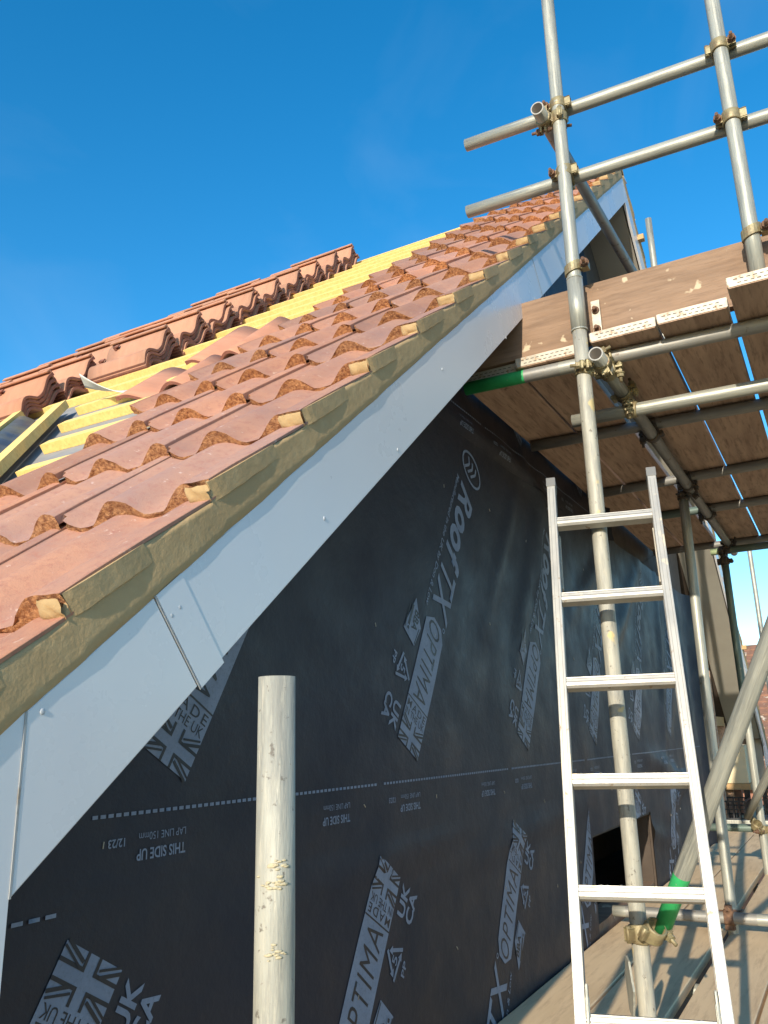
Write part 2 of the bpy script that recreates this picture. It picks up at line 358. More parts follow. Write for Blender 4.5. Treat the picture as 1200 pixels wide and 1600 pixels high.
def put_poly(bm, pts, mi, lift):
    f = bm.faces.new([bm.verts.new((p[0], p[1], lift)) for p in pts]); f.material_index = mi
def bar(bm, a, b, wd, mi, lift):
    a = Vector(a); b = Vector(b); n = Vector((-(b-a).y, (b-a).x)).normalized()*wd/2
    put_poly(bm, [a-n, b-n, b+n, a+n], mi, lift)
def big_print():
    bm = bmesh.new(); G, D = 0, 1; l1, l2, l3 = 0.0, 0.0006, 0.0012
    # oval badge with three chevrons
    cx, cy = -1.165, -0.062; ra, rb = 0.062, 0.090; n = 36
    for k in range(n):
        a0, a1 = 2*pi*k/n, 2*pi*(k+1)/n
        put_poly(bm, [(cx+ra*cos(a0), cy+rb*sin(a0)), (cx+ra*cos(a1), cy+rb*sin(a1)), (cx+(ra-.010)*cos(a1), cy+(rb-.010)*sin(a1)), (cx+(ra-.010)*cos(a0), cy+(rb-.010)*sin(a0))], G, l1)
    for k, q in enumerate((-0.026, 0.004, 0.034)):
        bar(bm, (cx+0.034, cy+q-0.030), (cx-0.004, cy+q), 0.011, G, l1); bar(bm, (cx-0.004, cy+q+0.0008), (cx+0.020-0.052, cy+q-0.016+k*0.006), 0.011, G, l1+0.0001)
    # brand words
    put_text(bm, 'R', (-1.055, -0.118, -0.955, 0.0), G, l1, 0.022, 0.3)
    put_text(bm, 'oo', (-0.940, -0.118, -0.765, -0.028), G, l1, 0.035, 0.3)
    put_text(bm, 'f', (-0.760, -0.120, -0.685, 0.004), G, l1, 0.035, 0.3)
    put_text(bm, 'TX', (-0.665, -0.122, -0.470, 0.0), G, l1, 0.012, 0.3)
    for k in range(10):
        a0, a1 = 2*pi*k/10, 2*pi*(k+1)/10
        put_poly(bm, [(-.452+.009*cos(a0), -.012+.009*sin(a0)), (-.452+.009*cos(a1), -.012+.009*sin(a1)), (-.452+.005*cos(a1), -.012+.005*sin(a1)), (-.452+.005*cos(a0), -.012+.005*sin(a0))], G, l1)
    put_text(bm, 'Manufactured in the UK by Don & Low', (-1.05, -0.163, -0.455, -0.137), G, l1, 0.012, 0.15)
    # pointed band
    put_poly(bm, [(0, 0), (-0.405, 0), (-0.445, -0.028), (-0.452, -0.085), (-0.42, -0.135), (0, -0.135)], G, l1)
    put_text(bm, 'OPTIMA', (-0.438, -0.110, -0.152, -0.028), D, l2, -0.004, 0.2, space=1.12)
    bar(bm, (-0.140, -0.135), (-0.140, 0), 0.004, D, l2)
    put_text(bm, 'MADE', (-0.132, -0.128, -0.110, -0.008), D, l2, 0.006, 0, 90, 1.3)
    put_text(bm, 'IN THE UK', (-0.105, -0.130, -0.084, -0.008), D, l2, 0.002, 0, 90)
    # union flag: s -0.078..0, t -0.135..0 ; dark field strips, light cross
    s0, s1, t0, t1 = -0.078, 0.0, -0.135, 0.0; sc, tc_ = (s0+s1)/2, (t0+t1)/2; wc = 0.0105; fb = 0.0065
    def strip(a, b, wd, mi=D, lf=l2): bar(bm, a, b, wd, mi, lf)
    for sg in (-1, 1):            # dark lines either side of the cross
        strip((s0, tc_+sg*(wc+fb/2)), (sc-wc-fb, tc_+sg*(wc+fb/2)), fb); strip((sc+wc+fb, tc_+sg*(wc+fb/2)), (s1, tc_+sg*(wc+fb/2)), fb)
        strip((sc+sg*(wc+fb/2), t0), (sc+sg*(wc+fb/2), tc_-wc), fb); strip((sc+sg*(wc+fb/2), tc_+wc), (sc+sg*(wc+fb/2), t1), fb)
    for a in (-1, 1):
        for b in (-1, 1):         # diagonals, two dark lines each
            P = Vector((sc+a*(wc+fb+0.001), tc_+b*(wc+fb+0.004))); Q = Vector((sc+a*0.037, tc_+b*0.0655)); nn = Vector((-(Q-P).y, (Q-P).x)).normalized()
            strip(P+nn*0.0045, Q+nn*0.0045, 0.0042, D, l3); strip(P-nn*0.0055, Q-nn*0.0045, 0.0062, D, l3)
    # quality mark
    put_poly(bm, [(-0.43, -0.215), (-0.36, -0.150), (-0.285, -0.165), (-0.30, -0.245)], G, l1)
    put_text(bm, 'BBA', (-0.395, -0.205, -0.325, -0.172), D, l2, 0.03)
    bar(bm, (-0.40, -0.222), (-0.31, -0.222), 0.012, D, l2); bar(bm, (-0.39, -0.238), (-0.305, -0.240), 0.004, D, l2); bar(bm, (-0.35, -0.160), (-0.29, -0.168), 0.004, D, l2)
    put_text(bm, 'C', (-0.325, -0.232, -0.305, -0.212), G, l3, 0.03)
    # recycling arrows, number 5, PP
    cx, cy, R = -0.185, -0.195, 0.046; P3 = [Vector((cx+R*cos(radians(a)), cy+R*sin(radians(a)))) for a in (80, 200, 320)]
    for k in range(3):
        a, b = P3[k], P3[(k+1) % 3]; d = (b-a).normalized(); nn = Vector((-d.y, d.x))
        A_, B_ = a+d*0.016, b-d*0.026
        for sg, f0, f1 in ((0.0045, 0, 1),):
            bar(bm, A_, a+d*0.040, 0.009, G, l1); bar(bm, a+d*0.040, B_, 0.009, G, l1+.0001)
        put_poly(bm, [B_+nn*0.011, B_-nn*0.011, B_+d*0.018], G, l1+.0002)
        bar(bm, a-d*0.002+nn*0.0, A_, 0.009, G, l1+.0003)
    put_text(bm, '5', (cx-0.010, cy-0.014, cx+0.010, cy+0.014), G, l1, 0.02)
    put_text(bm, 'PP', (cx-0.022, -0.262, cx+0.016, -0.242), G, l1, 0.02)
    # conformity mark
    put_text(bm, 'UK', (-0.085, -0.198, 0.0, -0.156), G, l1, 0.03)
    put_text(bm, 'CA', (-0.085, -0.247, -0.003, -0.205), G, l1, 0.03)
    return bm
def lay(bm, px, pz, ax, off, clip=None, name='printed_logo', parent=None):
    """place print frame (s,t) at (px,pz): s axis at angle ax in the wall plane, t axis = s rotated +90; cut finely so it follows the wrinkles"""
    b2 = bm.copy(); c, s_ = cos(ax), sin(ax)
    for v in b2.verts:
        s, t, l = v.co; v.co = (px+s*c-t*s_, -l, pz+s*s_+t*c)
    if clip:
        for co, no in clip:
            bmesh.ops.bisect_plane(b2, geom=b2.verts[:]+b2.edges[:]+b2.faces[:], plane_co=co, plane_no=no, clear_outer=True)
    if not b2.verts: b2.free(); return None
    xs = [v.co.x for v in b2.verts]; zs = [v.co.z for v in b2.verts]
    st = 0.035
    for i in range(int(min(xs)/st), int(max(xs)/st)+1): bmesh.ops.bisect_plane(b2, geom=b2.verts[:]+b2.edges[:]+b2.faces[:], plane_co=(i*st, 0, 0), plane_no=(1, 0, 0))
    for i in range(int(min(zs)/st)-1, int(max(zs)/st)+1): bmesh.ops.bisect_plane(b2, geom=b2.verts[:]+b2.edges[:]+b2.faces[:], plane_co=(0, 0, i*st), plane_no=(0, 0, 1))
    for v in b2.verts:
        v.co.y += WALLY-off-0.0016-wr(v.co.x, v.co.z)
    for f in b2.faces: f.smooth = True
    bmesh.ops.recalc_face_normals(b2, faces=b2.faces[:])
    for f in b2.faces:
        if f.normal.y > 0: f.normal_flip()
    return hpart(name, bm_mesh(b2, name, ['print', 'print_dark']), parent)
BP = big_print()
A_DOWN = math.atan2(-0.9016, -0.4327) - 0.085      # reads downwards, leaning left
vergeclip = (Vector((OX, 0, OZ-0.04)), Vector((-sn, 0, cs)))
for k in range(6):
    px, pz = 1.233+0.972*k+0.004, -0.066+0.006*k
    lay(BP, px, pz, A_DOWN, 0.0018, [vergeclip, (Vector((0, 0, 1.088)), Vector((0, 0, 1)))], parent=s_mid)
for k in range(6):
    px, pz = 0.987+0.984*k, -0.287+0.001*k
    cl = [(Vector((0.4, 0, 0)), Vector((-1, 0, 0)))]
    # the window opening cuts the fourth and fifth prints
    if k == 3: cl.append((Vector((WX0-0.012, 0, 0)), Vector((1, 0, 0))))
    if k == 4:
        lay(BP, px, pz, A_DOWN+pi, 0.0, [(Vector((WX0, 0, WZT+0.012)), Vector((0, 0, -1)))], parent=s_low)
        continue
    lay(BP, px, pz, A_DOWN+pi, 0.0, cl+[(Vector((0, 0, -0.249)), Vector((0, 0, 1)))], parent=s_low)
for px, pz in ((2.02+1.32, 1.245), (2.02+2.28, 1.25)):
    lay(BP, px, pz, A_DOWN, 0.004, [vergeclip], parent=s_up)
# lap lines (dashes) and the upside-down notes beneath them
def lapline(x0, x1, z, off, parent, notes, gaps=()):
    bm = bmesh.new(); x = x0
    while x < x1:
        if not any(a < x < b for a, b in gaps): put_poly(bm, [(x, z-0.003), (x+0.0115, z-0.003), (x+0.0115, z+0.003), (x, z+0.003)], 0, 0)
        x += 0.017
    lay(bm, 0, 0, 0, off, [vergeclip], 'lap_line', parent)
    for nx, date in notes:
        b3 = bmesh.new()     # frame turned by 180 degrees: s runs to the left, t runs down
        put_text(b3, 'THIS SIDE UP', (0, 0.000, 0.122, 0.019), 0, 0, 0.02); put_text(b3, 'LAP LINE 150mm', (0, -0.026, 0.118, -0.013), 0, 0, 0.0)
        if date: put_text(b3, '12/23', (0.150, -0.022, 0.187, -0.008), 0, 0, 0.02)
        lay(b3, nx, z-0.060, pi, off, [vergeclip], 'lap_note', parent)
lapline(1.02, 7.3, -0.112, 0.0018, s_mid, [(1.244, 1), (1.832, 0), (2.219, 1), (2.80, 0), (3.19, 1), (3.78, 0), (4.17, 1), (4.75, 0), (5.14, 1), (5.75, 0), (6.1, 1)], [(1.962, 1.996), (2.93, 2.963), (3.90, 3.935), (4.87, 4.9), (5.84, 5.87)])
lapline(2.0, 4.6, 1.198, 0.004, s_up, [(2.75, 0), (3.15, 1), (3.72, 0), (4.11, 1)], [(2.86, 2.89)])
bm = bmesh.new()
x = 0.70
while x < 0.95:
    put_poly(bm, [(x, -0.003), (x+0.020, -0.003), (x+0.020, 0.003), (x, 0.003)], 0, 0); x += 0.030
lay(bm, 0, -0.2475, 0.0, 0.002, None, 'lap_line', s_mid)
BP.free()
rst = random.Random(5)
for (sx, sz) in [(1.0+0.47*i+rst.uniform(-.08, .08), z_+rst.uniform(-.06, .06)) for i in range(13) for z_ in (-0.55, -0.21, 0.35, 0.8)]:
    if sz > zline(sx, -0.25) or (WX0-.05 < sx < WX1+.05 and sz < WZT+0.05): continue
    bm = bmesh.new(); add_box(bm, (-0.0055, -0.0009, -0.0009), (0.0055, 0.0009, 0.0009))
    a_ = rst.uniform(0.7, 1.9); bmesh.ops.rotate(bm, verts=bm.verts[:], cent=(0, 0, 0), matrix=Matrix.Rotation(a_, 3, 'Y'))
    for v in bm.verts: v.co += Vector((sx, WALLY-0.0026-wr(sx, sz), sz))
    hpart('staple', bm_mesh(bm, 'staple', 'plate'), s_mid if sz > -0.25 else s_low)

# --- barge boards, box ends, soffits
def slope_box(u0, u1, n0, n1, y0, y1, far=False, bm=None, mi=0, cutx=None):
    own = bm is None; bm = bm or bmesh.new()
    pts = [R2W(u0, 0, n0), R2W(u1, 0, n0), R2W(u1, 0, n1), R2W(u0, 0, n1)]
    P = [(p.x, p.z) for p in pts]
    if far: P = [(2*XA-x, z) for x, z in P]
    poly_prism(bm, P, y0, y1, mi)
    return bm
def lineXZ(n, x):  # z on the line of offset n at x
    return zline(x, n)
bx = 0.660
zt = lambda x: zline(x, 0)
# box end: vertical board at the eaves
def boxend(mirror):
    bm = bmesh.new(); f = (lambda x: 2*XA-x) if mirror else (lambda x: x)
    poly_prism(bm, [(f(0.20), -0.50), (f(bx-0.0015), -0.50), (f(bx-0.0015), zt(bx)-0.001), (f(0.20), zt(0.20)-0.001)], 0.8435, 0.860)
    o = hpart('box_end', bm_mesh(bm, 'box_end', 'upvc'))
    bm = bmesh.new(); add_box(bm, (min(f(bx-0.02), f(bx-0.002)), 0.8705, -0.50), (max(f(bx-0.02), f(bx-0.002)), WALLY-0.002, -0.09))
    hpart('box_return', bm_mesh(bm, 'box_return', 'soffit'))
boxend(False); boxend(True)
BW = 0.156
def barge(u0, u1, far=False, cutstart=False):
    bm = bmesh.new()
    if cutstart: P = [(bx, zline(bx, 0)), (bx, zline(bx, -BW)+0.0)] + [(R2W(u1, 0, -BW).x, R2W(u1, 0, -BW).z), (R2W(u1, 0, 0).x, R2W(u1, 0, 0).z)]
    else: P = [(p.x, p.z) for p in (R2W(u0, 0, 0), R2W(u0, 0, -BW), R2W(u1, 0, -BW), R2W(u1, 0, 0))]
    if u1 > UR-0.3: P = P[:2] + [(XA, zline(XA, -BW)), (XA, zline(XA, 0))]
    if far: P = [(2*XA-x, z) for x, z in P]
    poly_prism(bm, P, 0.8425, 0.860)
    bmesh.ops.bevel(bm, geom=bm.edges[:], offset=0.002, segments=1, affect='EDGES')
    return hpart('barge_board', bm_mesh(bm, 'barge_board', 'upvc'))
UJ = (0.858-OX)/cs - 0.005
barge(0, UJ, cutstart=True); b_mid = barge(UJ+0.002, 2.87); barge(2.873, UR)
barge(0, 3.0, True, True); barge(3.003, UR, True)
bm = slope_box(UJ+0.004, UJ+0.068, -BW-0.006, 0.0, 0.8414, 0.8423)   # joint cover strip
hpart('joint_trim', bm_mesh(bm, 'joint_trim', 'upvc'))
bm = slope_box(UJ, UJ+0.0020, -BW-0.006, 0.001, 0.8410, 0.8423); hpart('joint_seal', bm_mesh(bm, 'joint_seal', 'upvc_edge'))
bm = bmesh.new(); add_box(bm, (bx-0.0022, 0.8420, zline(bx, -BW)), (bx+0.0004, 0.8432, zline(bx, 0)-0.001)); hpart('joint_seal', bm_mesh(bm, 'joint_seal', 'upvc_edge'))
bm = slope_box(2.8695, 2.874, -BW, 0.0, 0.8417, 0.8423); hpart('joint_seal', bm_mesh(bm, 'joint_seal', 'upvc_edge'))
for (x, z) in ((0.907, 0.196), (0.891, 0.182), (0.681, 0.043), (1.30, 0.42), (1.62, 0.66), (1.9, 0.98), (2.45, 1.32), (2.83, 1.66), (3.3, 2.1)):
    bm = bmesh.new(); bmesh.ops.create_uvsphere(bm, u_segments=12, v_segments=8, radius=0.0042)
    for v in bm.verts: v.co = Vector((x+v.co.x, 0.8423+v.co.y*0.35, z+v.co.z)); 
    for f in bm.faces: f.smooth = True
    hpart('screw_cap', bm_mesh(bm, 'screw_cap', 'screw'))
for far in (False, True):
    bm = slope_box(0.03, UR, -0.150, -0.140, 0.8685, WALLY+0.03, far); hpart('soffit', bm_mesh(bm, 'soffit', 'soffit'))
# underside of the roof deck and the inside of the loft, seen through the unfinished far end
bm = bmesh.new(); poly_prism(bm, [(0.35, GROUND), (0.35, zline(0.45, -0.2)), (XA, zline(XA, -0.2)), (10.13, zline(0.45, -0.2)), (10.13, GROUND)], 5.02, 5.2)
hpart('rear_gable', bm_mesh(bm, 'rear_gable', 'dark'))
bm = bmesh.new(); add_box(bm, (0.30, WALLY+0.05, GROUND), (0.40, 5.0, -0.35)); hpart('side_wall', bm_mesh(bm, 'side_wall', 'wallfar'))
bm = bmesh.new(); add_box(bm, (10.08, WALLY+0.05, GROUND), (10.18, 5.0, -0.35)); hpart('side_wall', bm_mesh(bm, 'side_wall', 'wallfar'))
bm = bmesh.new(); poly_prism(bm, [(5.6, -0.80), (5.6, zline(5.6, -0.25)), (XA, zline(XA, -0.25)), (9.9, zline(9.9, -0.25)), (9.9, -0.80)], 1.60, 1.62)
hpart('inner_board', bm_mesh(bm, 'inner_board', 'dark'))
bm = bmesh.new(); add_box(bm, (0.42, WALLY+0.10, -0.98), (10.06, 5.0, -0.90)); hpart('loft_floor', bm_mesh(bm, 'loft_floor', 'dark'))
bm = bmesh.new(); add_box(bm, (0.30, WALLY+0.012, GROUND), (10.18, WALLY+0.11, -0.905)); hpart('gable_wall', bm_mesh(bm, 'gable_wall', 'wallfar'))
# sheathing behind the membrane, with the window opening cut through it
bm = bmesh.new()
for P in ([(0.41, -0.9), (WX0, -0.9), (WX0, WZT), (0.41, WZT)], [(0.41, WZT+.001), (7.40, WZT+.001), (7.40, zline(7.4, -0.25)), (XA, zline(XA, -0.25)), (0.41, zline(0.41, -0.25))], [(WX1, -0.9), (7.40, -0.9), (7.40, WZT), (WX1, WZT)]):
    P2 = [p for p in P]
    poly_prism(bm, P2, WALLY+0.010, WALLY+0.022)
bmesh.ops.delete(bm, geom=[f for f in bm.faces if False], context='FACES')
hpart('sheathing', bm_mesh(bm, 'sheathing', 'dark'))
def stud(x0, x1, z0, z1, y0=WALLY+0.03, y1=WALLY+0.12, m='stud', name='timber_stud'):
    bm = bmesh.new(); add_box(bm, (x0, y0, z0), (x1, y1, z1), bev=0.002); return hpart(name, bm_mesh(bm, name, m))
stud(WX1+0.002, WX1+0.045, -0.90, WZT, WALLY+0.024, WALLY+0.16, 'dark'); stud(WX0, WX1+0.045, WZT+0.003, WZT+0.09, WALLY+0.024, WALLY+0.16)
stud(WX0-0.05, WX1+0.05, -0.90, -0.83, WALLY+0.0235, WALLY+0.15, 'toe', 'window_sill')
for x in (7.42, 8.05, 8.65, 9.25): stud(x, x+0.045, -0.88, zline(x, -0.26), m='wooddark')
for x0, x1, z in ((7.47, 8.04, 1.02), (7.47, 8.04, 1.62), (8.10, 8.64, 0.60), (8.70, 9.24, 0.05), (8.10, 8.64, -0.42), (7.47, 8.04, 0.1)): stud(x0, x1, z, z+0.09, WALLY+0.028, WALLY+0.14, name='timber_noggin')
stud(5.5, 5.545, 1.5, zline(5.5, -0.26), m='soffit', name='timber_stud')
stud(4.82, 5.5, 2.95, 3.04, name='timber_noggin')

# --- roof deck, underlay, battens
def nslab(name, u0, u1, y0, y1, n0, n1, m, far=False):
    bm = bmesh.new(); v = [R2W(u, y, n) for n in (n0, n1) for y in (y0, y1) for u in (u0, u1)]
    if far:
        for p in v: p.x = 2*XA-p.x
    V = [bm.verts.new(p) for p in v]
    for f in ((0, 1, 3, 2), (4, 6, 7, 5), (0, 4, 5, 1), (2, 3, 7, 6), (0, 2, 6, 4), (1, 5, 7, 3)): bm.faces.new([V[i] for i in f])
    bmesh.ops.recalc_face_normals(bm, faces=bm.faces[:])
    return bm
YB = 5.05
for far in (False, True):
    hpart('roof_deck', bm_mesh(nslab('d', -0.55, UR-0.01, 1.0, YB, -0.138, -0.10, 'dark', far), 'roof_deck', 'dark'))
    hpart('roof_underlay', bm_mesh(nslab('u', -0.55, UR-0.005, 0.95, YB, -0.012, 0.0, 'underlay', far), 'roof_underlay', 'underlay'))
GA = 0.339; U0 = 0.160
VALY = lambda u: 2.20 + 0.70*(u-1.23)
def batten_mesh(L, name='batten'):
    bm = bmesh.new(); add_box(bm, (0, -0.025, 0), (L, 0.025, 0.025), bev=0.0015)
    return bm
# a batten lies along +Y: matrix with local x -> Y, local y -> upslope, local z -> roof normal
def batten(u, y0, y1, ang=0.0, n0=0.0005, du=0.0):
    bm = bmesh.new(); add_box(bm, (0, -0.025, 0), ((y1-y0), 0.025, 0.036), bev=0.0015)
    o = hpart('roof_batten', bm_mesh(bm, 'roof_batten', 'batten'))
    X = Vector((0, 1, 0)); U = Vector((cs, 0, sn)); Nn = Vector((-sn, 0, cs))
    X2 = X*cos(ang)+U*sin(ang); U2 = U*cos(ang)-X*sin(ang); p = R2W(u, y0, n0)
    o.matrix_basis = Matrix(((X2.x, U2.x, Nn.x, p.x), (X2.y, U2.y, Nn.y, p.y), (X2.z, U2.z, Nn.z, p.z), (0, 0, 0, 1)))
    return o
k = -2
while U0 + GA*k + 0.36 < UR:
    ub = U0+GA*k+0.385
    ve = VALY(ub) if ub < 2.3 else YB-0.1
    if ve-0.10 > 1.1: batten(ub, 0.95, ve-(0.08 if ub < 2.3 else 0)-random.uniform(0, 0.03))
    k += 1
batten(UR-0.03, 0.95, YB-0.1)
# diagonal valley battens and trough
a_ = math.atan(1/0.70)
batten(0.55, VALY(0.55)+0.01, VALY(0.55)+0.01+2.12, a_, 0.0370); 
batten(0.9, VALY(0.9)+0.36, VALY(0.9)+0.36+1.9, a_, 0.0370)
bm = bmesh.new(); rows = []
for i in range(25):
    u = 0.3+i*0.085; row = []
    for j in range(9):
        t = j/8; row.append(bm.verts.new(R2W(u, VALY(u)+0.05+t*0.27, 0.030+0.03*cos(2*pi*t)*(1 if j not in (3, 5) else 1.3))))
    rows.append(row)
for i in range(24):
    for j in range(8):
        f = bm.faces.new((rows[i][j], rows[i+1][j], rows[i+1][j+1], rows[i][j+1])); f.smooth = True
hpart('valley_trough', bm_mesh(bm, 'valley_trough', 'valley'))

# --- tile profile across the width (v metres), top surface height
PW = 0.1655
NF, NB = 0.054, 0.042         # pan height at the front and at the hidden head of each tile
RF, RB = 0.039, 0.014         # roll height at the front and at the head
V0 = -0.0062                  # the verge edge of the first tile
def prof(v):
    if v < 0.045: return 0.95+0.05*cos(pi*(v-0.045)/0.12)
    x = ((v-0.045) % PW); x = x-PW if x > PW/2 else x
    a = min(1, abs(x)/0.066)
    return (0.5+0.5*cos(pi*a))**0.72
def surf(v, t): return NF*(1-t)+NB*t+prof(v)*(RF*(1-t)+RB*t)
EDGES = [V0, 0.045+2*PW-0.026, 0.045+4*PW-0.026, 0.045+6*PW-0.020]
def tile_faces(bm, u0, c, L, tl, tint, ymax=None, dn=0.0, seed=0.0):
    """one laid tile: front edge has a rough moulded nose; its rib laps over the tile to the right of it"""
    va, vb = EDGES[c], EDGES[c+1]; ns = 34
    vs = [va+(vb-va)*i/ns for i in range(ns+1)]
    if c > 0: vs = sorted([va+0.0006, va+0.004]+vs[1:])
    if c < 2: vs = sorted(vs[:-1]+[vb-0.0065, vb-0.003, vb-0.0006])
    if ymax is not None:
        vs = [v for v in vs if 0.845+v <= ymax]
        if len(vs) < 3: return
    def rib(v):
        if c == 0: return 0.0
        d = v-va; return 0.0034*(1 if d < 0.020 else max(0, 1-(d-0.020)/0.030))
    def slot(v): return 0.016 if (c < 2 and vb-0.0068 < v < vb-0.0005) else 0.0
    def down(v): return 0.002 if (c < 2 and vb-0.0068 < v < vb-0.0005) else 0.0
    top = []; nu = 6
    for j in range(nu+1):
        t = j/nu; row = []
        for v in vs:
            n = surf(v, t)+rib(v)*(1-0.3*t)-down(v)+dn+0.0011*noise.noise(Vector((u0*3+t*2, v*14, seed)))
            du = 0.004*noise.noise(Vector((v*40, u0*7, 2)))+0.0025*noise.noise(Vector((v*150, u0*9, 4)))+slot(v) if j == 0 else 0
            row.append(bm.verts.new(R2W(u0+L*t+du, 0.845+v, n - (0.0015 if j == 0 else 0))))
        top.append(row)
    def F(vsx, mi, sm=True):
        f = bm.faces.new(vsx); f.material_index = mi; f.smooth = sm
        for lp in f.loops: lp[tl] = (*tint, 1)
    for j in range(nu):
        for i in range(len(vs)-1): F((top[j][i], top[j+1][i], top[j+1][i+1], top[j][i+1]), 0)
    prev = [bm.verts.new(v.co) for v in top[0]]; nn = 5
    for q in range(1, nn+1):
        t = q/nn; row = []
        for i, v in enumerate(vs):
            h = (surf(v, 0)-surf(v, 0.85)+0.004+rib(v))*t
            ruff = 0.0035*noise.noise(Vector((v*110, u0*31, t*3)))+0.0035*noise.noise(Vector((v*330, u0*17, t*9)))+slot(v)
            row.append(bm.verts.new(R2W(u0+ruff+0.003*t, 0.845+v, surf(v, 0)+rib(v)-down(v)-h+dn)))
        for i in range(len(vs)-1): F((row[i], prev[i], prev[i+1], row[i+1]), 1, True)
        prev = row
    for i in (0, len(vs)-1):
        lo = [bm.verts.new(R2W(u0+L*j/nu+(0.002 if j == 0 else 0), 0.845+vs[i]+(0.001 if i == 0 else -0.001), surf(vs[i], j/nu)-(0.005 if (i == 0 and c == 0) else 0.014)+dn)) for j in range(nu+1)]
        for j in range(nu): F((top[j][i], lo[j], lo[j+1], top[j+1][i]), 0, False)
bm = bmesh.new(); tl = bm.loops.layers.float_color.new('tint')
rt = random.Random(3)
k = -2; COURSES = []
while U0+GA*k+0.05 < UR-0.02: COURSES.append(U0+GA*k); k += 1
for ci, u in enumerate(COURSES):
    ymax = 1.80 if 1.0 < u < 1.3 else (1.76 if 0.7 < u < 1.0 else None)
    L = min(0.40, UR-0.01-u)
    for c in range(3):
        g_ = rt.uniform(0.80, 1.14); r_ = rt.uniform(-0.03, 0.05); cool = rt.random()
        tn = (g_*(1+r_), g_*(1.0+0.09*(cool > 0.68)), g_*(1.0-r_+0.20*(cool > 0.68)))
        tile_faces(bm, u+rt.uniform(-0.005, 0.005), c, L, tl, tn, ymax, rt.uniform(-0.0015, 0.002), rt.random()*9)
hpart('roof_tiles', bm_mesh(bm, 'roof_tiles', ['tile', 'nose']))
# far slope tiles
bm = bmesh.new(); tl = bm.loops.layers.float_color.new('tint')
for u in COURSES:
    for c in range(3): tile_faces(bm, u, c, min(0.40, UR-0.01-u), tl, (1, 1, 1))
for v in bm.verts: v.co.x = 2*XA-v.co.x
bmesh.ops.reverse_faces(bm, faces=bm.faces[:])
hpart('roof_tiles', bm_mesh(bm, 'roof_tiles', ['tile', 'nose']))

# --- verge mortar
def mort_y(u, n): return 0.8412 + 0.0012*noise.noise(Vector((u*7, n*16, 0.3))) + 0.0004*noise.noise(Vector((u*45, n*60, 2)))
def verge(far):
    bm = bmesh.new(); du = 0.018; nu = int((UR-0.0+0.5)/du); rows = []
    for i in range(nu+1):
        u = -0.5+(UR+0.5)*i/nu; kk = math.floor((u-U0)/GA); t = (u-U0-kk*GA)/GA
        ntop = surf(0, t*0.86)-0.004
        nb = -0.004+0.003*noise.noise(Vector((u*9, 0, 5)))+0.0015*noise.noise(Vector((u*40, 0, 5))); row = []
        for j in range(9):
            n = nb+(ntop-nb)*j/8
            row.append(bm.verts.new(R2W(u, mort_y(u, n)-(0.0015 if j > 0 else -0.004), n)))
        row.append(bm.verts.new(R2W(u, 0.872, ntop-0.006)))
        row.insert(0, bm.verts.new(R2W(u, 0.872, nb)))
        rows.append(row)
    for i in range(nu):
        for j in range(len(rows[0])-1):
            f = bm.faces.new((rows[i][j], rows[i+1][j], rows[i+1][j+1], rows[i][j+1])); f.smooth = True
    bm.faces.new(rows[0]); bm.faces.new(rows[-1][::-1])
    # smeared tile-edge wedges: mortar pulled over the side of each tile
    for q, u in enumerate(COURSES):
        ln = 0.19+0.03*sin(q*2.3); ns = 12
        A = []; B = []; C_ = []; D_ = []
        for i in range(ns+1):
            t = i/ns; uu = u+0.001+ln*t; kk = ln*t/GA
            nt_ = surf(0, kk*0.86)-0.003; nb_ = surf(0, 0)-0.037-0.012*t + 0.0022*noise.noise(Vector((uu*30, q, 1)))
            yy = 0.8395-0.0042*min(1, t/0.12)+0.0040*t**3+0.0008*noise.noise(Vector((uu*40, 3, q)))
            if uu > UR: uu = UR
            A.append(bm.verts.new(R2W(uu, yy, nt_))); B.append(bm.verts.new(R2W(uu, yy+0.0005, nb_))); C_.append(bm.verts.new(R2W(uu, 0.8415, nb_-0.003))); D_.append(bm.verts.new(R2W(uu, 0.843, nt_+0.001)))
        for i in range(ns):
            for P, Q in ((D_, A), (A, B), (B, C_)):
                f = bm.faces.new((P[i], P[i+1], Q[i+1], Q[i])); f.smooth = False
        bm.faces.new((A[0], B[0], C_[0], D_[0])); bm.faces.new((A[-1], D_[-1], C_[-1], B[-1]))
        # plug filling the roll under the nose
        n0_ = NF; G = []
        for i in range(9):
            v = -0.0075+(0.052+0.006*sin(q*1.9))*i/8; row = []
            for j in range(6):
                t = j/5; n = (surf(v, 0.86)-0.001)*(1-t)+(surf(v, 0)-0.004)*t
                bul = (0.007*sin(pi*min(1, 0.2+t*0.7))-0.009*max(0, (i-6.0)/2.0)**2)+0.005*noise.noise(Vector((v*70, t*3, q)))+0.003*noise.noise(Vector((v*200, t*8, q)))
                row.append(bm.verts.new(R2W(u-0.006-bul, 0.845+v, n)))
            G.append(row)
        for i in range(8):
            for j in range(5):
                f = bm.faces.new((G[i][j], G[i][j+1], G[i+1][j+1], G[i+1][j])); f.smooth = True
    if far:
        for v in bm.verts: v.co.x = 2*XA-v.co.x
    bmesh.ops.recalc_face_normals(bm, faces=bm.faces[:])
    hpart('verge_mortar', bm_mesh(bm, 'verge_mortar', 'mortar'))
verge(False); verge(True)
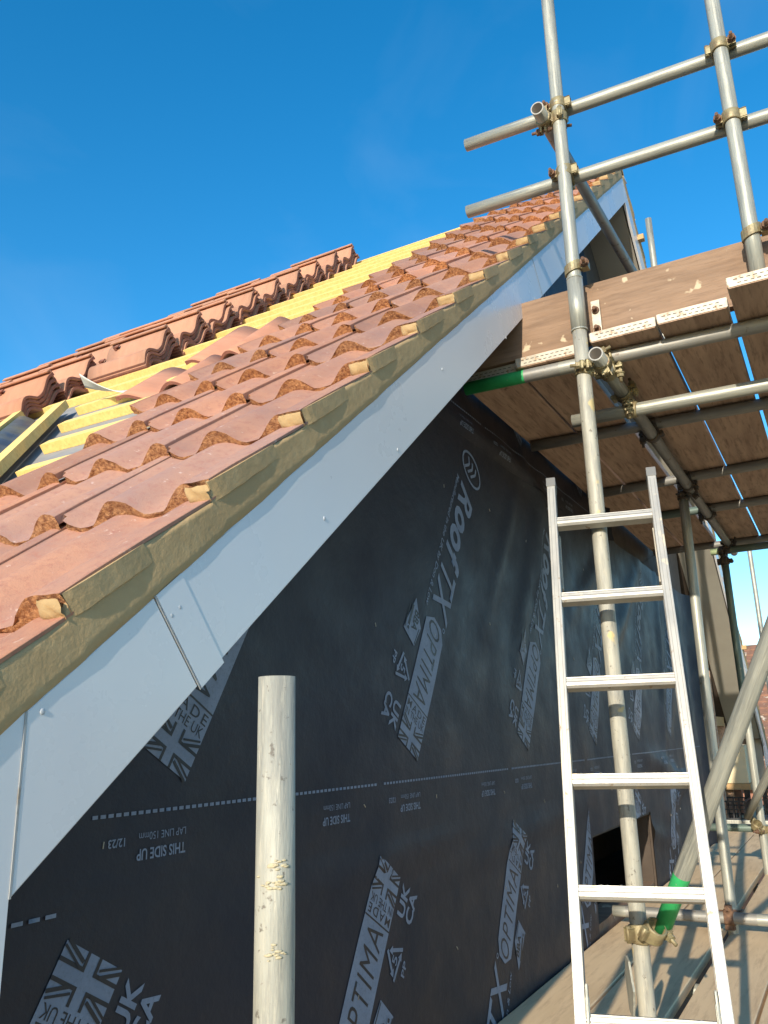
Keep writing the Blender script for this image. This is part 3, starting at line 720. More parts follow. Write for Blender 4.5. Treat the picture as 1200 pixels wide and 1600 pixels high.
# ridge undercloak: small white trim and a mortar cap at the apex
bm = bmesh.new(); poly_prism(bm, [(XA-0.05, zline(XA)+0.05), (XA+0.06, zline(XA)+0.05), (XA+0.02, zline(XA)+0.105), (XA-0.03, zline(XA)+0.105)], 0.838, 1.2); hpart('ridge_mortar', bm_mesh(bm, 'ridge_mortar', 'mortar'))
bm = bmesh.new(); poly_prism(bm, [(XA+0.05, zline(XA)+0.03), (XA+0.16, zline(XA)+0.055), (XA+0.05, zline(XA)+0.06)], 0.84, 0.90); hpart('dry_verge_tip', bm_mesh(bm, 'dry_verge_tip', 'upvc'))
for u in (1.2, 2.1, 3.0, 3.9, 4.75, 5.45):       # batten ends poking past the far barge
    p = R2W(u, 0, 0.012); bm = bmesh.new(); add_box(bm, (2*XA-p.x-0.02, 0.80, p.z-0.02), (2*XA-p.x+0.03, 0.848, p.z+0.02)); hpart('batten_end', bm_mesh(bm, 'batten_end', 'stud'))

# ------------------------------------------------------------------ loose and stacked tiles
def stack_tile_mesh(name, nibs=True):
    """a single interlocking tile: local x across, y along its length, z up; crest side up, nibs underneath"""
    bm = bmesh.new(); tl = bm.loops.layers.float_color.new('tint'); Wd, Ln = 0.318, 0.42; ns = 34
    xs = [Wd*i/ns for i in range(ns+1)]
    def top(x):
        a = 0.040*max(0, cos(pi*min(1, abs(x-0.072)/0.070)/2))**1.1
        if x > 0.165: a += 0.046*(0.5-0.5*cos(pi*min(1, (x-0.165)/0.125)))
        return a
    def bot(x): return top(x)-0.0135-(0.004 if x > 0.30 else 0)+(0.003 if x < 0.02 else 0)
    A = [[bm.verts.new((x, y, top(x))) for x in xs] for y in (0, 0.14, 0.28, Ln)]
    B = [[bm.verts.new((x, y, bot(x))) for x in xs] for y in (0, 0.14, 0.28, Ln)]
    def F(v, mi, sm=True):
        f = bm.faces.new(v); f.material_index = mi; f.smooth = sm
    for j in range(3):
        for i in range(ns):
            F((A[j][i], A[j][i+1], A[j+1][i+1], A[j+1][i]), 0); F((B[j][i], B[j+1][i], B[j+1][i+1], B[j][i+1]), 0)
        F((A[j][0], A[j+1][0], B[j+1][0], B[j][0]), 1, False); F((A[j][ns], B[j][ns], B[j+1][ns], A[j+1][ns]), 1, False)
    for i in range(ns):
        F((A[0][i], B[0][i], B[0][i+1], A[0][i+1]), 1, False); F((A[3][i], A[3][i+1], B[3][i+1], B[3][i]), 1, False)
    # hooked interlock along the high edge, and two nibs
    for (x0, x1, z0, z1) in () if not nibs else ((0.309, 0.320, 0.030, 0.064), (0.292, 0.318, 0.058, 0.066)):
        vs = add_box(bm, (x0, 0.004, z0), (x1, Ln-0.004, z1), 0, bev=0.002)
    for x in ((0.10, 0.255) if nibs else ()):
        add_box(bm, (x-0.012, Ln-0.075, top(x)-0.004), (x+0.012, Ln-0.058, top(x)+0.020), 1, bev=0.003)
        add_box(bm, (x-0.012, Ln-0.095, top(x)+0.012), (x+0.012, Ln-0.060, top(x)+0.020), 1, bev=0.003)
    for f in bm.faces:
        for lp in f.loops: lp[tl] = (1, 1, 1, 1)
    return bm_mesh(bm, name, ['tile_back', 'tile_edge'])
TM = [stack_tile_mesh('roof_tile') for _ in range(1)]
def tinted(me, g_):
    m2 = me.copy(); a = m2.color_attributes['tint']
    for d in a.data: d.color = (g_[0], g_[1], g_[2], 1)
    return m2
TV = [tinted(TM[0], g_) for g_ in ((1.0, 1.0, 1.0), (0.88, 0.9, 0.92), (1.10, 1.06, 1.02), (0.94, 0.88, 0.84))]
ORD = ['first', 'second', 'third', 'fourth', 'fifth', 'sixth', 'seventh', 'eighth', 'ninth', 'tenth']
rs = random.Random(11)
def stack(u, y, cnt, who, extra=0.0):
    base = S+radians(3)+rs.uniform(-0.02, 0.02)
    for q in range(cnt):
        lean = base+radians(2.8)*q+rs.uniform(-0.008, 0.008)
        X = Vector((cos(lean), 0, sin(lean))); Y = Vector((0, 1, 0)); Z = Vector((-sin(lean), 0, cos(lean)))
        p = R2W(u, y+rs.uniform(-0.012, 0.012), 0.024) + Vector((-sin(base), 0, cos(base)))*(0.0155*q) + X*(rs.uniform(-0.003, 0.003))
        o = link('roof_tile', rs.choice(TV))
        o.matrix_world = Matrix(((X.x, Y.x, Z.x, p.x), (X.y, Y.y, Z.y, p.y), (X.z, Y.z, Z.z, p.z), (0, 0, 0, 1)))
        lay_ = 'topmost' if q == cnt-1 else 'lowest' if q == 0 else ('second up' if q == 1 else 'third up')
        tag(o, f'terracotta tile, {lay_} in {who}', 'roof tile', 'loose tiles stacked across the roof battens')
for i in range(9):
    stack(2.90+0.322*i, 2.93+0.01*rs.uniform(-1, 1), 4, f'the {ORD[i]} stack up the slope, row nearest the gable')
for i in range(8):
    stack(2.42+0.322*i, 3.38+0.02*rs.uniform(-1, 1), 4, f'the {ORD[i]} stack up the slope, middle row')
for i in range(6):
    stack(2.25+0.322*i, 3.84+0.02*rs.uniform(-1, 1), 4, f'the {ORD[i]} stack up the slope, rear row')
PLAIN = tinted(stack_tile_mesh('roof_tile', False), (1.0, 0.93, 0.93))
def flat_tile(u, y, ang, n, tilt, label):
    U = Vector((cs, 0, sn)); Y = Vector((0, 1, 0)); Nn = Vector((-sn, 0, cs))
    L_ = (U*cos(ang)+Y*sin(ang)); A_ = (Y*cos(ang)-U*sin(ang)); L_ = (L_*cos(tilt)+Nn*sin(tilt)).normalized(); Nz = A_.cross(L_)
    if Nz.dot(Nn) < 0: Nz = -Nz
    p = R2W(u, y, n); o = link('roof_tile', PLAIN)
    o.matrix_world = Matrix(((A_.x, L_.x, Nz.x, p.x), (A_.y, L_.y, Nz.y, p.y), (A_.z, L_.z, Nz.z, p.z), (0, 0, 0, 1)))
    tag(o, label, 'roof tile')
flat_tile(2.02, 2.02, 0.16, 0.018, 0.0, 'loose terracotta tile lying askew on the battens at the edge of the laid tiles')
flat_tile(2.38, 1.98, -0.10, 0.022, 0.07, 'loose terracotta tile with one raised end, higher up the battens than its neighbour')
# pale off-cut curling up between the battens
bm = bmesh.new(); rows = []
for i in range(13):
    t = i/12; row = []
    for j in range(6):
        q = j/5; h = 0.14*(1-t)**2.2; wd = (0.10+0.05*t)*(0.05+0.95*min(1, 0.25+t))
        row.append(bm.verts.new(R2W(2.16-0.02*t+0.10*q*wd*6, 2.64-0.30*t+0.02*q, 0.035+h*(1-0.45*q))))
    rows.append(row)
for i in range(12):
    for j in range(5):
        f = bm.faces.new((rows[i][j], rows[i+1][j], rows[i+1][j+1], rows[i][j+1])); f.smooth = True
o = link('plastic_offcut', bm_mesh(bm, 'plastic_offcut', 'flap')); sm_ = o.modifiers.new('thick', 'SOLIDIFY'); sm_.thickness = 0.003
tag(o, 'pale grey off-cut of sheet curling up between the yellow battens', 'off-cut')

# ------------------------------------------------------------------ scaffold
def tube(label, a, b, m='galv', paint=None, cat='scaffold tube', group='scaffold tubes', dents=0.0):
    return tag(tube_obj('scaffold_tube', a, b, m, None, paint, dents), label, cat, group)
# standards
tube('short weathered upright tube standing alone in the foreground before the printed membrane', (0.887, 0.65, FLOOR-0.3), (0.887, 0.65, 0.083), 'galv2', dents=0.0022)
tube('lower whitish streaked upright behind the ladder, rising from the gap in the lower boards', (2.588, 0.62, FLOOR-0.5), (2.575, 0.62, 1.340), 'galv2', dents=0.002)
tube('upper upright continuing above the toe board, crossing both guard rails over the roof', (2.575, 0.62, 1.341), (2.585, 0.62, 3.3), 'galv')
tube('upright at the upper right, rising from the upper boards past both guard rails', (2.58, 0.047, 1.336), (2.58, 0.052, 3.2), 'galv')
tube('upright behind the ladder to the right, dark above and sunlit below', (4.20, 0.60, FLOOR-0.4), (4.385, 0.60, 1.236), 'galv')
tube('upright under the far end of the upper boards, its top coloured green-grey for shade', (5.96, 0.60, FLOOR-0.4), (5.95, 0.60, 1.16), 'galv', paint=[(1.35, 2.5, 'teal')])  # teal upper stretch: shade on this upright put into the colour
tube('thin distant upright against the sky at the right edge, far beyond the upper boards', (9.2, 0.675, FLOOR-0.4), (9.2, 0.675, 2.0), 'galv')
tube('short stub of upright against the sky beside the far roof slope', (5.80, 0.79, 1.334), (5.80, 0.79, 3.80), 'galv')
bm = bmesh.new(); add_cyl(bm, Matrix.Identity(4), TR+0.0035, 0, 0.20, 26); add_cyl(bm, Matrix.Identity(4), TR+0.0045, 0.197, 0.203, 26); add_cyl(bm, Matrix.Identity(4), TR+0.0045, -0.003, 0.003, 26)
o = link('tube_sleeve', bm_mesh(bm, 'tube_sleeve', 'galv')); o.location = (2.576, 0.62, 1.342); tag(o, 'galvanised sleeve joining the two uprights at the height of the toe board', 'sleeve')
post = [o_ for o_ in COL.objects if o_.get('label', '').startswith('short weathered')][0]
rc = random.Random(21)
for zc, wd, cnt in ((-0.143, 0.9, 15), (-0.163, 1.2, 20), (-0.238, 0.8, 13)):
    bm = bmesh.new()
    for q in range(cnt):
        an = radians(216)+rc.gauss(0, 0.33)*wd; z_ = zc+rc.gauss(0, 0.0035); r_ = rc.uniform(0.0010, 0.0026)
        vs = bmesh.ops.create_icosphere(bm, subdivisions=2, radius=1.0)['verts']
        for v in vs:
            c_ = v.co*(1+0.35*noise.noise(v.co*2+Vector((q, 0, 0)))); v.co = Vector(((TR+0.0004+c_.x*0.0016)*cos(an+c_.y*r_*1.9/TR), (TR+0.0004+c_.x*0.0016)*sin(an+c_.y*r_*1.9/TR), z_+c_.z*r_*0.75+1.16))
    for f in bm.faces: f.smooth = True
    link('mortar_crust', bm_mesh(bm, 'mortar_crust', 'crust'), post)
# upper guard rails (across) and the one running back
tube('higher of the two guard rails crossing the sky towards the roof', (2.632, 1.015, 2.307), (2.632, -0.95, 2.232), 'galv')
tube('lower of the two guard rails, its end resting over the roof tiles', (2.632, 1.026, 2.000), (2.632, -0.95, 1.945), 'galv')
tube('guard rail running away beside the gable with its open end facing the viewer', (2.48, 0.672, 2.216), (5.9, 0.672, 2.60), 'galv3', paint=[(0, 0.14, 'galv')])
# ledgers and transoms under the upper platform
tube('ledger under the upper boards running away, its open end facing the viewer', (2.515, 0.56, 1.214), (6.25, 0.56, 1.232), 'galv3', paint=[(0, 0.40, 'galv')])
tube('transom with a green painted end poking out by the membrane, nearest under the upper boards', (2.655, 1.085, 1.265), (2.735, -0.75, 1.262), 'galv3', paint=[(0, 0.23, 'green'), (0.36, 0.50, 'galv')])  # pale stretch past the green end: sunlight coloured onto the tube
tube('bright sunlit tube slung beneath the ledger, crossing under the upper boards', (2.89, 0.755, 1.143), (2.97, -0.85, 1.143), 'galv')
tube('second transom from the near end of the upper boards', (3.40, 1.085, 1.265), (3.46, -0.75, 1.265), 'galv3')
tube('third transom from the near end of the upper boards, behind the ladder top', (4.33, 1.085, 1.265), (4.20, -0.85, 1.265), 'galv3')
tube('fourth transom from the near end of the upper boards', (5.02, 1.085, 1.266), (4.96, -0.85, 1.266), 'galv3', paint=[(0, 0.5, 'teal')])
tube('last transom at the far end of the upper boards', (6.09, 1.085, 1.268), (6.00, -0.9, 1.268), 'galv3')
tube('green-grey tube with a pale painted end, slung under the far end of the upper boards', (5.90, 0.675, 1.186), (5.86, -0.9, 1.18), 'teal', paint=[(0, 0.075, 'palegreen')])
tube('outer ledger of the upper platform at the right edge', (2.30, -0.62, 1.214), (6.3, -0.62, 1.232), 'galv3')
# lower level
tube('thick diagonal brace with a green painted foot, rising towards the viewer', (2.600, 0.560, -0.535), (2.02, -0.175, 0.815), 'galv', paint=[(0, 0.19, 'green')], dents=0.001)
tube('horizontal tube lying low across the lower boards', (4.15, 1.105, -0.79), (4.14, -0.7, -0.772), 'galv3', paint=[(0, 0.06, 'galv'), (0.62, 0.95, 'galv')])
tube('small distant diagonal brace at the right edge, low down', (5.86, 0.665, -0.52), (5.2, 0.16, 0.25), 'galv')
tube('short green-grey tube crossing low at the far end of the lower boards', (6.02, 1.02, -0.60), (6.0, 0.2, -0.60), 'teal')
for i, x in enumerate((1.0, 2.45, 3.52, 5.0, 6.6, 8.1)):
    tube(f'transom beneath the lower boards, {ORD[i]} along from the viewer', (x, 1.09, FLOOR-0.038-0.025), (x, -0.9, FLOOR-0.038-0.025), 'galv')
for i, y in enumerate((0.565, -0.6)):
    tube(('inner' if i == 0 else 'outer')+' ledger beneath the lower boards', (0.4, y, FLOOR-0.038-0.074), (8.4, y, FLOOR-0.038-0.074), 'galv3')
for i, x in enumerate((0.887, 2.58, 4.2, 5.95)):
    tube(f'outer row upright below the lower boards, {ORD[i]} along', (x, -0.655, GROUND), (x, -0.655, FLOOR-0.02), 'galv')
    tube(f'inner row upright below the lower boards, {ORD[i]} along', (x, 0.675, GROUND), (x, 0.675, FLOOR-0.06), 'galv')
Yv, Zv, Xv = (0, 1, 0), (0, 0, 1), (1, 0, 0)
cp = coupler
cp('coupler joining the higher guard rail to the upright over the roof', (2.585, 0.62, 2.285), Zv, (2.632, 0.62, 2.291), (0, -1, -0.04), flip=-1)
cp('coupler joining the lower guard rail to the upright over the roof', (2.585, 0.62, 1.988), Zv, (2.632, 0.62, 1.990), (0, -1, -0.03), flip=-1)
cp('coupler holding the open-ended guard rail that runs away, just below the higher rail', (2.583, 0.62, 2.222), Zv, (2.565, 0.672, 2.225), (1, 0, 0.11), flip=1)
cp('coupler joining the higher guard rail to the right-hand upright', (2.58, 0.051, 2.262), Zv, (2.632, 0.051, 2.268), (0, -1, -0.04), flip=1)
cp('coupler joining the lower guard rail to the right-hand upright', (2.58, 0.05, 1.970), Zv, (2.632, 0.05, 1.973), (0, -1, -0.03), flip=-1)
# single board clamps on the toe board
def clamp(label, x, y, z, m='fit'):
    t = thing('board_clamp', label, 'clamp', (x, y, z), 'toe board clamps')
    bm = bmesh.new(); seg = 20; r1, r2, w_ = TR+0.001, TR+0.0075, 0.017
    for k in range(seg):
        a0, a1 = 2*pi*k/seg, 2*pi*(k+1)/seg
        tl_ = lambda a: 0.35*cos(a+1.0)*0.03
        V = [bm.verts.new((r*cos(a), r*sin(a), zz+tl_(a))) for a in (a0, a1) for r, zz in ((r1, -w_), (r2, -w_), (r2, w_), (r1, w_))]
        for i in range(4): bm.faces.new((V[i], V[(i+1) % 4], V[4+(i+1) % 4], V[4+i]))
    bmesh.ops.remove_doubles(bm, verts=bm.verts[:], dist=1e-5); bmesh.ops.recalc_face_normals(bm, faces=bm.faces[:])
    add_box(bm, (-0.012, -TR-0.030, -0.014), (0.020, -TR-0.003, 0.016), bev=0.004)
    add_box(bm, (TR-0.002, -0.016, -0.060), (TR+0.022, 0.016, 0.030), bev=0.003)
    link('band', bm_mesh(bm, 'band', m), t)
    bm = bmesh.new(); B = frame((-0.006, -TR-0.018, 0.002), (1, 0.1, 0.1)); add_cyl(bm, B, 0.006, -0.05, 0.04, 10); add_cyl(bm, B, 0.0135, -0.028, -0.014, 6); add_cyl(bm, B, 0.016, -0.014, -0.010, 14)
    link('bolt', bm_mesh(bm, 'bolt', 'rust'), t)
clamp('rusty clamp fixing the toe board to the upright next to the roof', 2.577, 0.62, 1.585)
clamp('clamp fixing the toe board to the right-hand upright', 2.58, 0.047, 1.53)
def bracket(label, x, y, z0, z1):
    t = thing('toe_board_bracket', label, 'bracket', (x, y, z0))
    bm = bmesh.new(); add_box(bm, (-0.004, -0.015, 0), (0.004, 0.015, z1-z0), bev=0.001); link('strap', bm_mesh(bm, 'strap', 'plate'), t)
    for zz in (0.028, (z1-z0)*0.72):
        bm = bmesh.new(); B = frame((-0.003, 0, zz), (-1, 0, 0)); add_cyl(bm, B, 0.013, 0, 0.008, 14); add_cyl(bm, B, 0.0075, 0.008, 0.026, 6); link('bolt', bm_mesh(bm, 'bolt', 'rust'), t)
bracket('pale strap with two rusty bolts on the toe board beside the upright', 2.642, 0.572, 1.335, 1.475)
cp('greenish coupler joining the upright to the open-ended ledger below the upper boards', (2.577, 0.62, 1.195), Zv, (2.60, 0.56, 1.214), Xv, 'fit', 'fit', flip=1)
cp('coupler with a long shiny bolt joining the near transom to the ledger', (2.678, 0.56, 1.214), Xv, (2.678, 0.56, 1.265), (0, -1, 0), 'fit', 'fit', flip=-1)
cp('coupler slinging the bright tube under the ledger', (2.905, 0.56, 1.214), Xv, (2.905, 0.54, 1.145), (0.03, -1, 0), 'fit', 'fit', flip=1)
cp('dark coupler joining the second transom to the ledger', (3.42, 0.56, 1.218), Xv, (3.42, 0.56, 1.265), (0, -1, 0), 'fitdark', 'fitdark', flip=1)
cp('dark coupler at the top of the upright behind the ladder', (4.382, 0.60, 1.195), Zv, (4.40, 0.56, 1.222), Xv, 'fitdark', 'fitdark', flip=1)
cp('dark coupler joining the third transom to the ledger', (4.29, 0.56, 1.222), Xv, (4.29, 0.56, 1.266), (0, -1, 0), 'fitdark', 'fitdark', flip=-1)
cp('dark coupler joining the fourth transom to the ledger', (5.0, 0.56, 1.225), Xv, (5.0, 0.56, 1.267), (0, -1, 0), 'fitdark', 'fitdark', flip=1)
cp('dark coupler where the far green-grey tube meets the ledger', (5.89, 0.56, 1.230), Xv, (5.89, 0.57, 1.186), (0, -1, 0), 'fitdark', 'fitdark', flip=1)
cp('dark coupler at the top of the far upright with the shade-coloured top', (5.95, 0.60, 1.12), Zv, (5.89, 0.60, 1.186), (0, -1, 0), 'fitdark', 'fitdark', flip=-1)
cp('weathered coupler clamping the green-footed brace to the upright near the lower boards', (2.585, 0.62, -0.545), Zv, (2.553, 0.572, -0.535), (-0.3, -0.5, 0.8), 'fit', 'fit', flip=-1)
cp('brassy coupler on the small distant brace, low at the right edge', (5.96, 0.60, -0.60), Zv, (5.90, 0.625, -0.575), (0.6, 0.5, -0.75), 'fit', 'rust', flip=1)
cp('rusty coupler where the low horizontal tube crosses the upright', (4.215, 0.60, -0.785), Zv, (4.15, 0.60, -0.785), (0, -1, 0), 'rust', 'rust', flip=1)
bm = bmesh.new()                      # flat plate hanging behind the main upright
poly_prism(bm, [(0, 0), (0.03, 0.02), (0.045, 0.11), (0.02, 0.16), (-0.005, 0.15), (-0.03, 0.08)], -0.003, 0.003)
o = link('base_plate', bm_mesh(bm, 'base_plate', 'galv')); o.location = (2.60, 0.662, -0.775); o.rotation_euler = (0, 0, 0.5)
tag(o, 'small grey steel plate hanging beside the upright just above the lower boards', 'plate')

# ------------------------------------------------------------------ boards
def board(x0, x1, y0, y1, z0, z1, m, label, group, plate=True, along='x', rot=0.0, far_plate=False):
    t = thing('scaffold_board', label, 'scaffold board', (x0, (y0+y1)/2, z0), group)
    L, Wd, H = (x1-x0), (y1-y0), z1-z0
    bm = bmesh.new(); n = max(2, int(L/0.3)); sec = [(-Wd/2, 0.003), (-Wd/2+0.003, 0), (Wd/2-0.003, 0), (Wd/2, 0.003), (Wd/2, H-0.003), (Wd/2-0.003, H), (-Wd/2+0.003, H), (-Wd/2, H-0.003)]
    R = []
    for i in range(n+1):
        x = L*i/n; R.append([bm.verts.new((x, y+0.0022*noise.noise(Vector((x*1.1+x0, y0*9, q*0.1))), z+0.0015*noise.noise(Vector((x*0.9, y0*7, 4))))) for q, (y, z) in enumerate(sec)])
    for i in range(n):
        for k in range(8): bm.faces.new((R[i][k], R[i+1][k], R[i+1][(k+1) % 8], R[i][(k+1) % 8]))
    bm.faces.new(R[0]); bm.faces.new(R[-1][::-1]); bmesh.ops.recalc_face_normals(bm, faces=bm.faces[:])
    link('plank', bm_mesh(bm, 'plank', m), t)
    if plate:
        for xe, sg in ((0, -1),)+(((L, 1),) if far_plate else ()):
            bm = bmesh.new(); e = 0.0025
            add_box(bm, (min(xe, xe+sg*e), -Wd/2-e, 0.003), (max(xe, xe+sg*e), Wd/2+e, H-0.002), 0)
            for s in (-1, 1):
                add_box(bm, (min(xe+sg*e, xe-sg*0.075), min(s*Wd/2, s*(Wd/2+e)), 0.003), (max(xe+sg*e, xe-sg*0.075), max(s*Wd/2, s*(Wd/2+e)), H-0.002), 0)
            for r_ in (0.012, 0.025):
                y = -Wd/2+0.012+(0.01 if r_ > 0.02 else 0)
                while y < Wd/2-0.022:
                    add_box(bm, (xe+sg*(e+0.0004)-0.0002, y, r_-0.0012), (xe+sg*(e+0.0004)+0.0002, y+0.011, r_+0.0012), 1); y += 0.0185
            link('end_band', bm_mesh(bm, 'end_band', ['plate', 'slot']), t)
    t.rotation_euler = (0, 0, rot)
    return t
UZ0, UZ1 = 1.2905, 1.3285
ub = [(0.885, 1.104, 2.67, 'upper platform board hard against the membrane, its end partly behind the barge board'),
      (0.657, 0.876, 2.64, 'upper platform board between the wall-side board and the upright, with a slotted end band'),
      (0.372, 0.588, 2.585, 'upper platform board just right of the upright, with a dirty slotted end band'),
      (0.149, 0.362, 2.575, 'upper platform board with a brighter, dented end band, second right of the upright'),
      (-0.085, 0.132, 2.455, 'upper platform board reaching furthest towards the viewer, under the right-hand upright'),
      (-0.318, -0.095, 2.47, 'upper platform board at the right edge of the picture'),
      (-0.55, -0.33, 2.5, 'outermost upper platform board')]
for y0, y1, x0, lb in ub: board(x0, 6.13, y0, y1, UZ0, UZ1, 'wooddark', lb, 'boards of the upper platform', rot=random.uniform(-0.0008, 0.0008))
# toe board stands on edge across the near end
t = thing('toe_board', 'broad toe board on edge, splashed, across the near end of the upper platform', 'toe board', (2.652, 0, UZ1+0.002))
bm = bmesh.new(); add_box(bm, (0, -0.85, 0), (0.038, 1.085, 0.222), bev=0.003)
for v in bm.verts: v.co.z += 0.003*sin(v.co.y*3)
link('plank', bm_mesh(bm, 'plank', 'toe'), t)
fb_ = [(0.895, 1.113), (0.656, 0.886), (0.402, 0.617), (0.170, 0.392), (-0.062, 0.160), (-0.295, -0.072), (-0.53, -0.305)]
nm = ['lying against the membrane wall', 'second from the membrane wall, under the upright', 'third from the membrane wall, right of the dark gap', 'fourth from the membrane wall', 'fifth from the membrane wall', 'sixth from the membrane wall', 'outermost']
for i, (y0, y1) in enumerate(fb_):
    board(0.55+0.03*(i % 3), 4.47+0.04*(i % 2), y0, y1, FLOOR-0.038, FLOOR, 'woodfloor', f'sunlit lower platform board {nm[i]}, near length', 'boards of the lower platform', far_plate=True)
    board(4.50+0.04*(i % 2), 8.28+0.05*(i % 3), y0, y1, FLOOR-0.038, FLOOR, 'woodfloor', f'sunlit lower platform board {nm[i]}, far length', 'boards of the lower platform', far_plate=True)

# ------------------------------------------------------------------ ladder
LS = Vector((0.31770768, 0.07139706, 0.94549685)).normalized(); LR = Vector((0.22594421, -0.97392417, 0.02051629)).normalized()
LR = (LR - LS*LR.dot(LS)).normalized(); LN = LS.cross(LR)       # LN points away from the viewer or towards it
if LN.x > 0: LN = -LN
TL = Vector((2.4915, 0.7424, 0.6505)); LW = 0.315; RS = 0.2712
tb = (FLOOR-TL.z)/LS.z; LO = TL+LS*tb
lad = thing('ladder', 'aluminium ladder leaning against the upright, with six treads in view', 'ladder', LO)
LM = Matrix(((LR.x, LN.x, LS.x, 0), (LR.y, LN.y, LS.y, 0), (LR.z, LN.z, LS.z, 0), (0, 0, 0, 1)))
Ltop = -tb+0.165
for s in (0, 1):
    bm = bmesh.new(); x = LW*s; sg = 1 if s == 0 else -1
    # channel section: web on the outside, flanges turned inwards, ribs on the face
    add_box(bm, (x-0.013, -0.028, 0.0), (x+0.013, 0.024, Ltop), 0, bev=0.0025)
    for yy in (-0.017, -0.004, 0.010):
        add_box(bm, (x+sg*0.0128-0.0006, yy-0.0012, 0.03), (x+sg*0.0128+0.0006, yy+0.0012, Ltop-0.04), 1)
    for xx in (-0.006, 0.006): add_box(bm, (x+xx-0.0007, 0.0238, 0.03), (x+xx+0.0007, 0.0246, Ltop-0.04), 1)
    bmesh.ops.transform(bm, matrix=LM, verts=bm.verts[:])
    st = link('stile', bm_mesh(bm, 'stile', ['alu', 'groove']), lad)
    bm = bmesh.new(); add_box(bm, (x-0.0150, -0.030, Ltop-0.030), (x+0.0150, 0.026, Ltop+0.004), bev=0.003); bmesh.ops.transform(bm, matrix=LM, verts=bm.verts[:]); link('end_cap', bm_mesh(bm, 'end_cap', 'cap'), st)
    bm = bmesh.new(); add_box(bm, (x-0.020, -0.034, -0.002), (x+0.020, 0.030, 0.04), bev=0.004); bmesh.ops.transform(bm, matrix=LM, verts=bm.verts[:]); link('foot', bm_mesh(bm, 'foot', 'cap'), st)
    # hook bracket on the inside edge below the top tread
    bm = bmesh.new(); z0 = -tb-0.20; xi = x+sg*0.0145
    for (y0, z1, w1, h1) in ((-0.034, z0, 0.012, 0.17), (-0.040, z0-0.02, 0.016, 0.05), (-0.038, z0+0.08, 0.014, 0.03)):
        add_box(bm, (xi-0.002, y0-w1/2, z1), (xi+0.003, y0+w1, z1+h1), bev=0.0015)
    bmesh.ops.transform(bm, matrix=LM, verts=bm.verts[:]); link('hook', bm_mesh(bm, 'hook', 'plate'), lad)
nr = 0
for k in range(6):
    z = -tb - RS*k
    bm = bmesh.new(); h = 0.0155
    hd_ = Vector((0, -sin(0.30), cos(0.30)))
    # tread: flat ribbed top, rounded nose
    pts = [(-0.018, -h), (0.012, -h), (0.0185, -h+0.006), (0.0195, -0.001), (0.0165, 0.0005), (0.0195, 0.002), (0.0195, h-0.006), (0.016, h-0.0035), (0.0165, h), (-0.014, h+0.0035), (-0.018, h)]
    A = [bm.verts.new((0.0128, y, z+zz)) for y, zz in pts]; B = [bm.verts.new((LW-0.0128, y, z+zz)) for y, zz in pts]; n = len(pts)
    for i in range(n): bm.faces.new((A[i], A[(i+1) % n], B[(i+1) % n], B[i]))
    bm.faces.new(A[::-1]); bm.faces.new(B)
    add_box(bm, (0.014, 0.0193, z-0.0005), (LW-0.014, 0.0199, z+0.0022), 1)
    add_box(bm, (0.014, 0.0193, z+h-0.0065), (LW-0.014, 0.0199, z+h-0.0045), 1)
    for q in range(14):                   # dried mortar crumbs on the tread
        x = random.uniform(0.03, LW-0.03); s_ = random.uniform(0.002, 0.005); mx = Matrix.Translation((x, random.uniform(-0.01, 0.015), z+h+0.001))
        vs = bmesh.ops.create_icosphere(bm, subdivisions=1, radius=s_, matrix=mx)['verts']
        for v in vs: v.co.z = z+h+(v.co.z-z-h)*0.5
    bmesh.ops.recalc_face_normals(bm, faces=bm.faces[:])
    bmesh.ops.transform(bm, matrix=LM, verts=bm.verts[:]); link('tread', bm_mesh(bm, 'tread', ['alu', 'groove']), lad)
for s in (0, 1):
    bm = bmesh.new(); z = -tb-RS*5; x = (0.018 if s == 0 else LW-0.018)
    add_box(bm, (x-0.003, 0.004, z-0.005), (x+0.003, 0.034, z+0.075), bev=0.003); add_box(bm, (x-0.005, 0.012, z+0.005), (x+0.005, 0.026, z+0.05), bev=0.004)
    bmesh.ops.transform(bm, matrix=LM, verts=bm.verts[:]); link('hook', bm_mesh(bm, 'hook', 'galv'), lad)

# ------------------------------------------------------------------ clutter at the far end
def crate(label, loc, rot, L=0.5, Wd=0.36, H=0.24):
    t = thing('plastic_crate', label, 'crate', loc, 'black crates at the far end'); t.rotation_euler = (0, 0, rot)
    bm = bmesh.new()
    for x in (0, L):
        for k in range(8): add_box(bm, (x-0.004, Wd*k/7-0.005, 0), (x+0.004, Wd*k/7+0.005, H))
        for z in (0, H*0.33, H*0.66, H-0.012): add_box(bm, (x-0.006, 0, z), (x+0.006, Wd, z+0.012))
    for y in (0, Wd):
        for k in range(10): add_box(bm, (L*k/9-0.005, y-0.004, 0), (L*k/9+0.005, y+0.004, H))
        for z in (0, H*0.33, H*0.66, H-0.012): add_box(bm, (0, y-0.006, z), (L, y+0.006, z+0.012))
    link('basket', bm_mesh(bm, 'basket', 'black'), t)
    bm = bmesh.new(); add_box(bm, (0, 0, 0.0), (L, Wd, 0.006)); link('base', bm_mesh(bm, 'base', 'black'), t)
crate('black mesh crate at the far end of the lower boards, beside the membrane wall', (8.55, 0.98, -0.86), 0, H=0.24)
crate('black mesh crate at the right edge, far end of the lower boards', (8.75, 0.52, -0.80), 0.05, H=0.26)
for i in range(5):
    board(8.42, 11.4, 1.2-0.24*i-0.22, 1.2-0.24*i, FLOOR-0.05, FLOOR-0.012, 'woodfloor', f'board of the far platform beyond the crates, {ORD[i]} from the house wall', 'boards of the far platform')
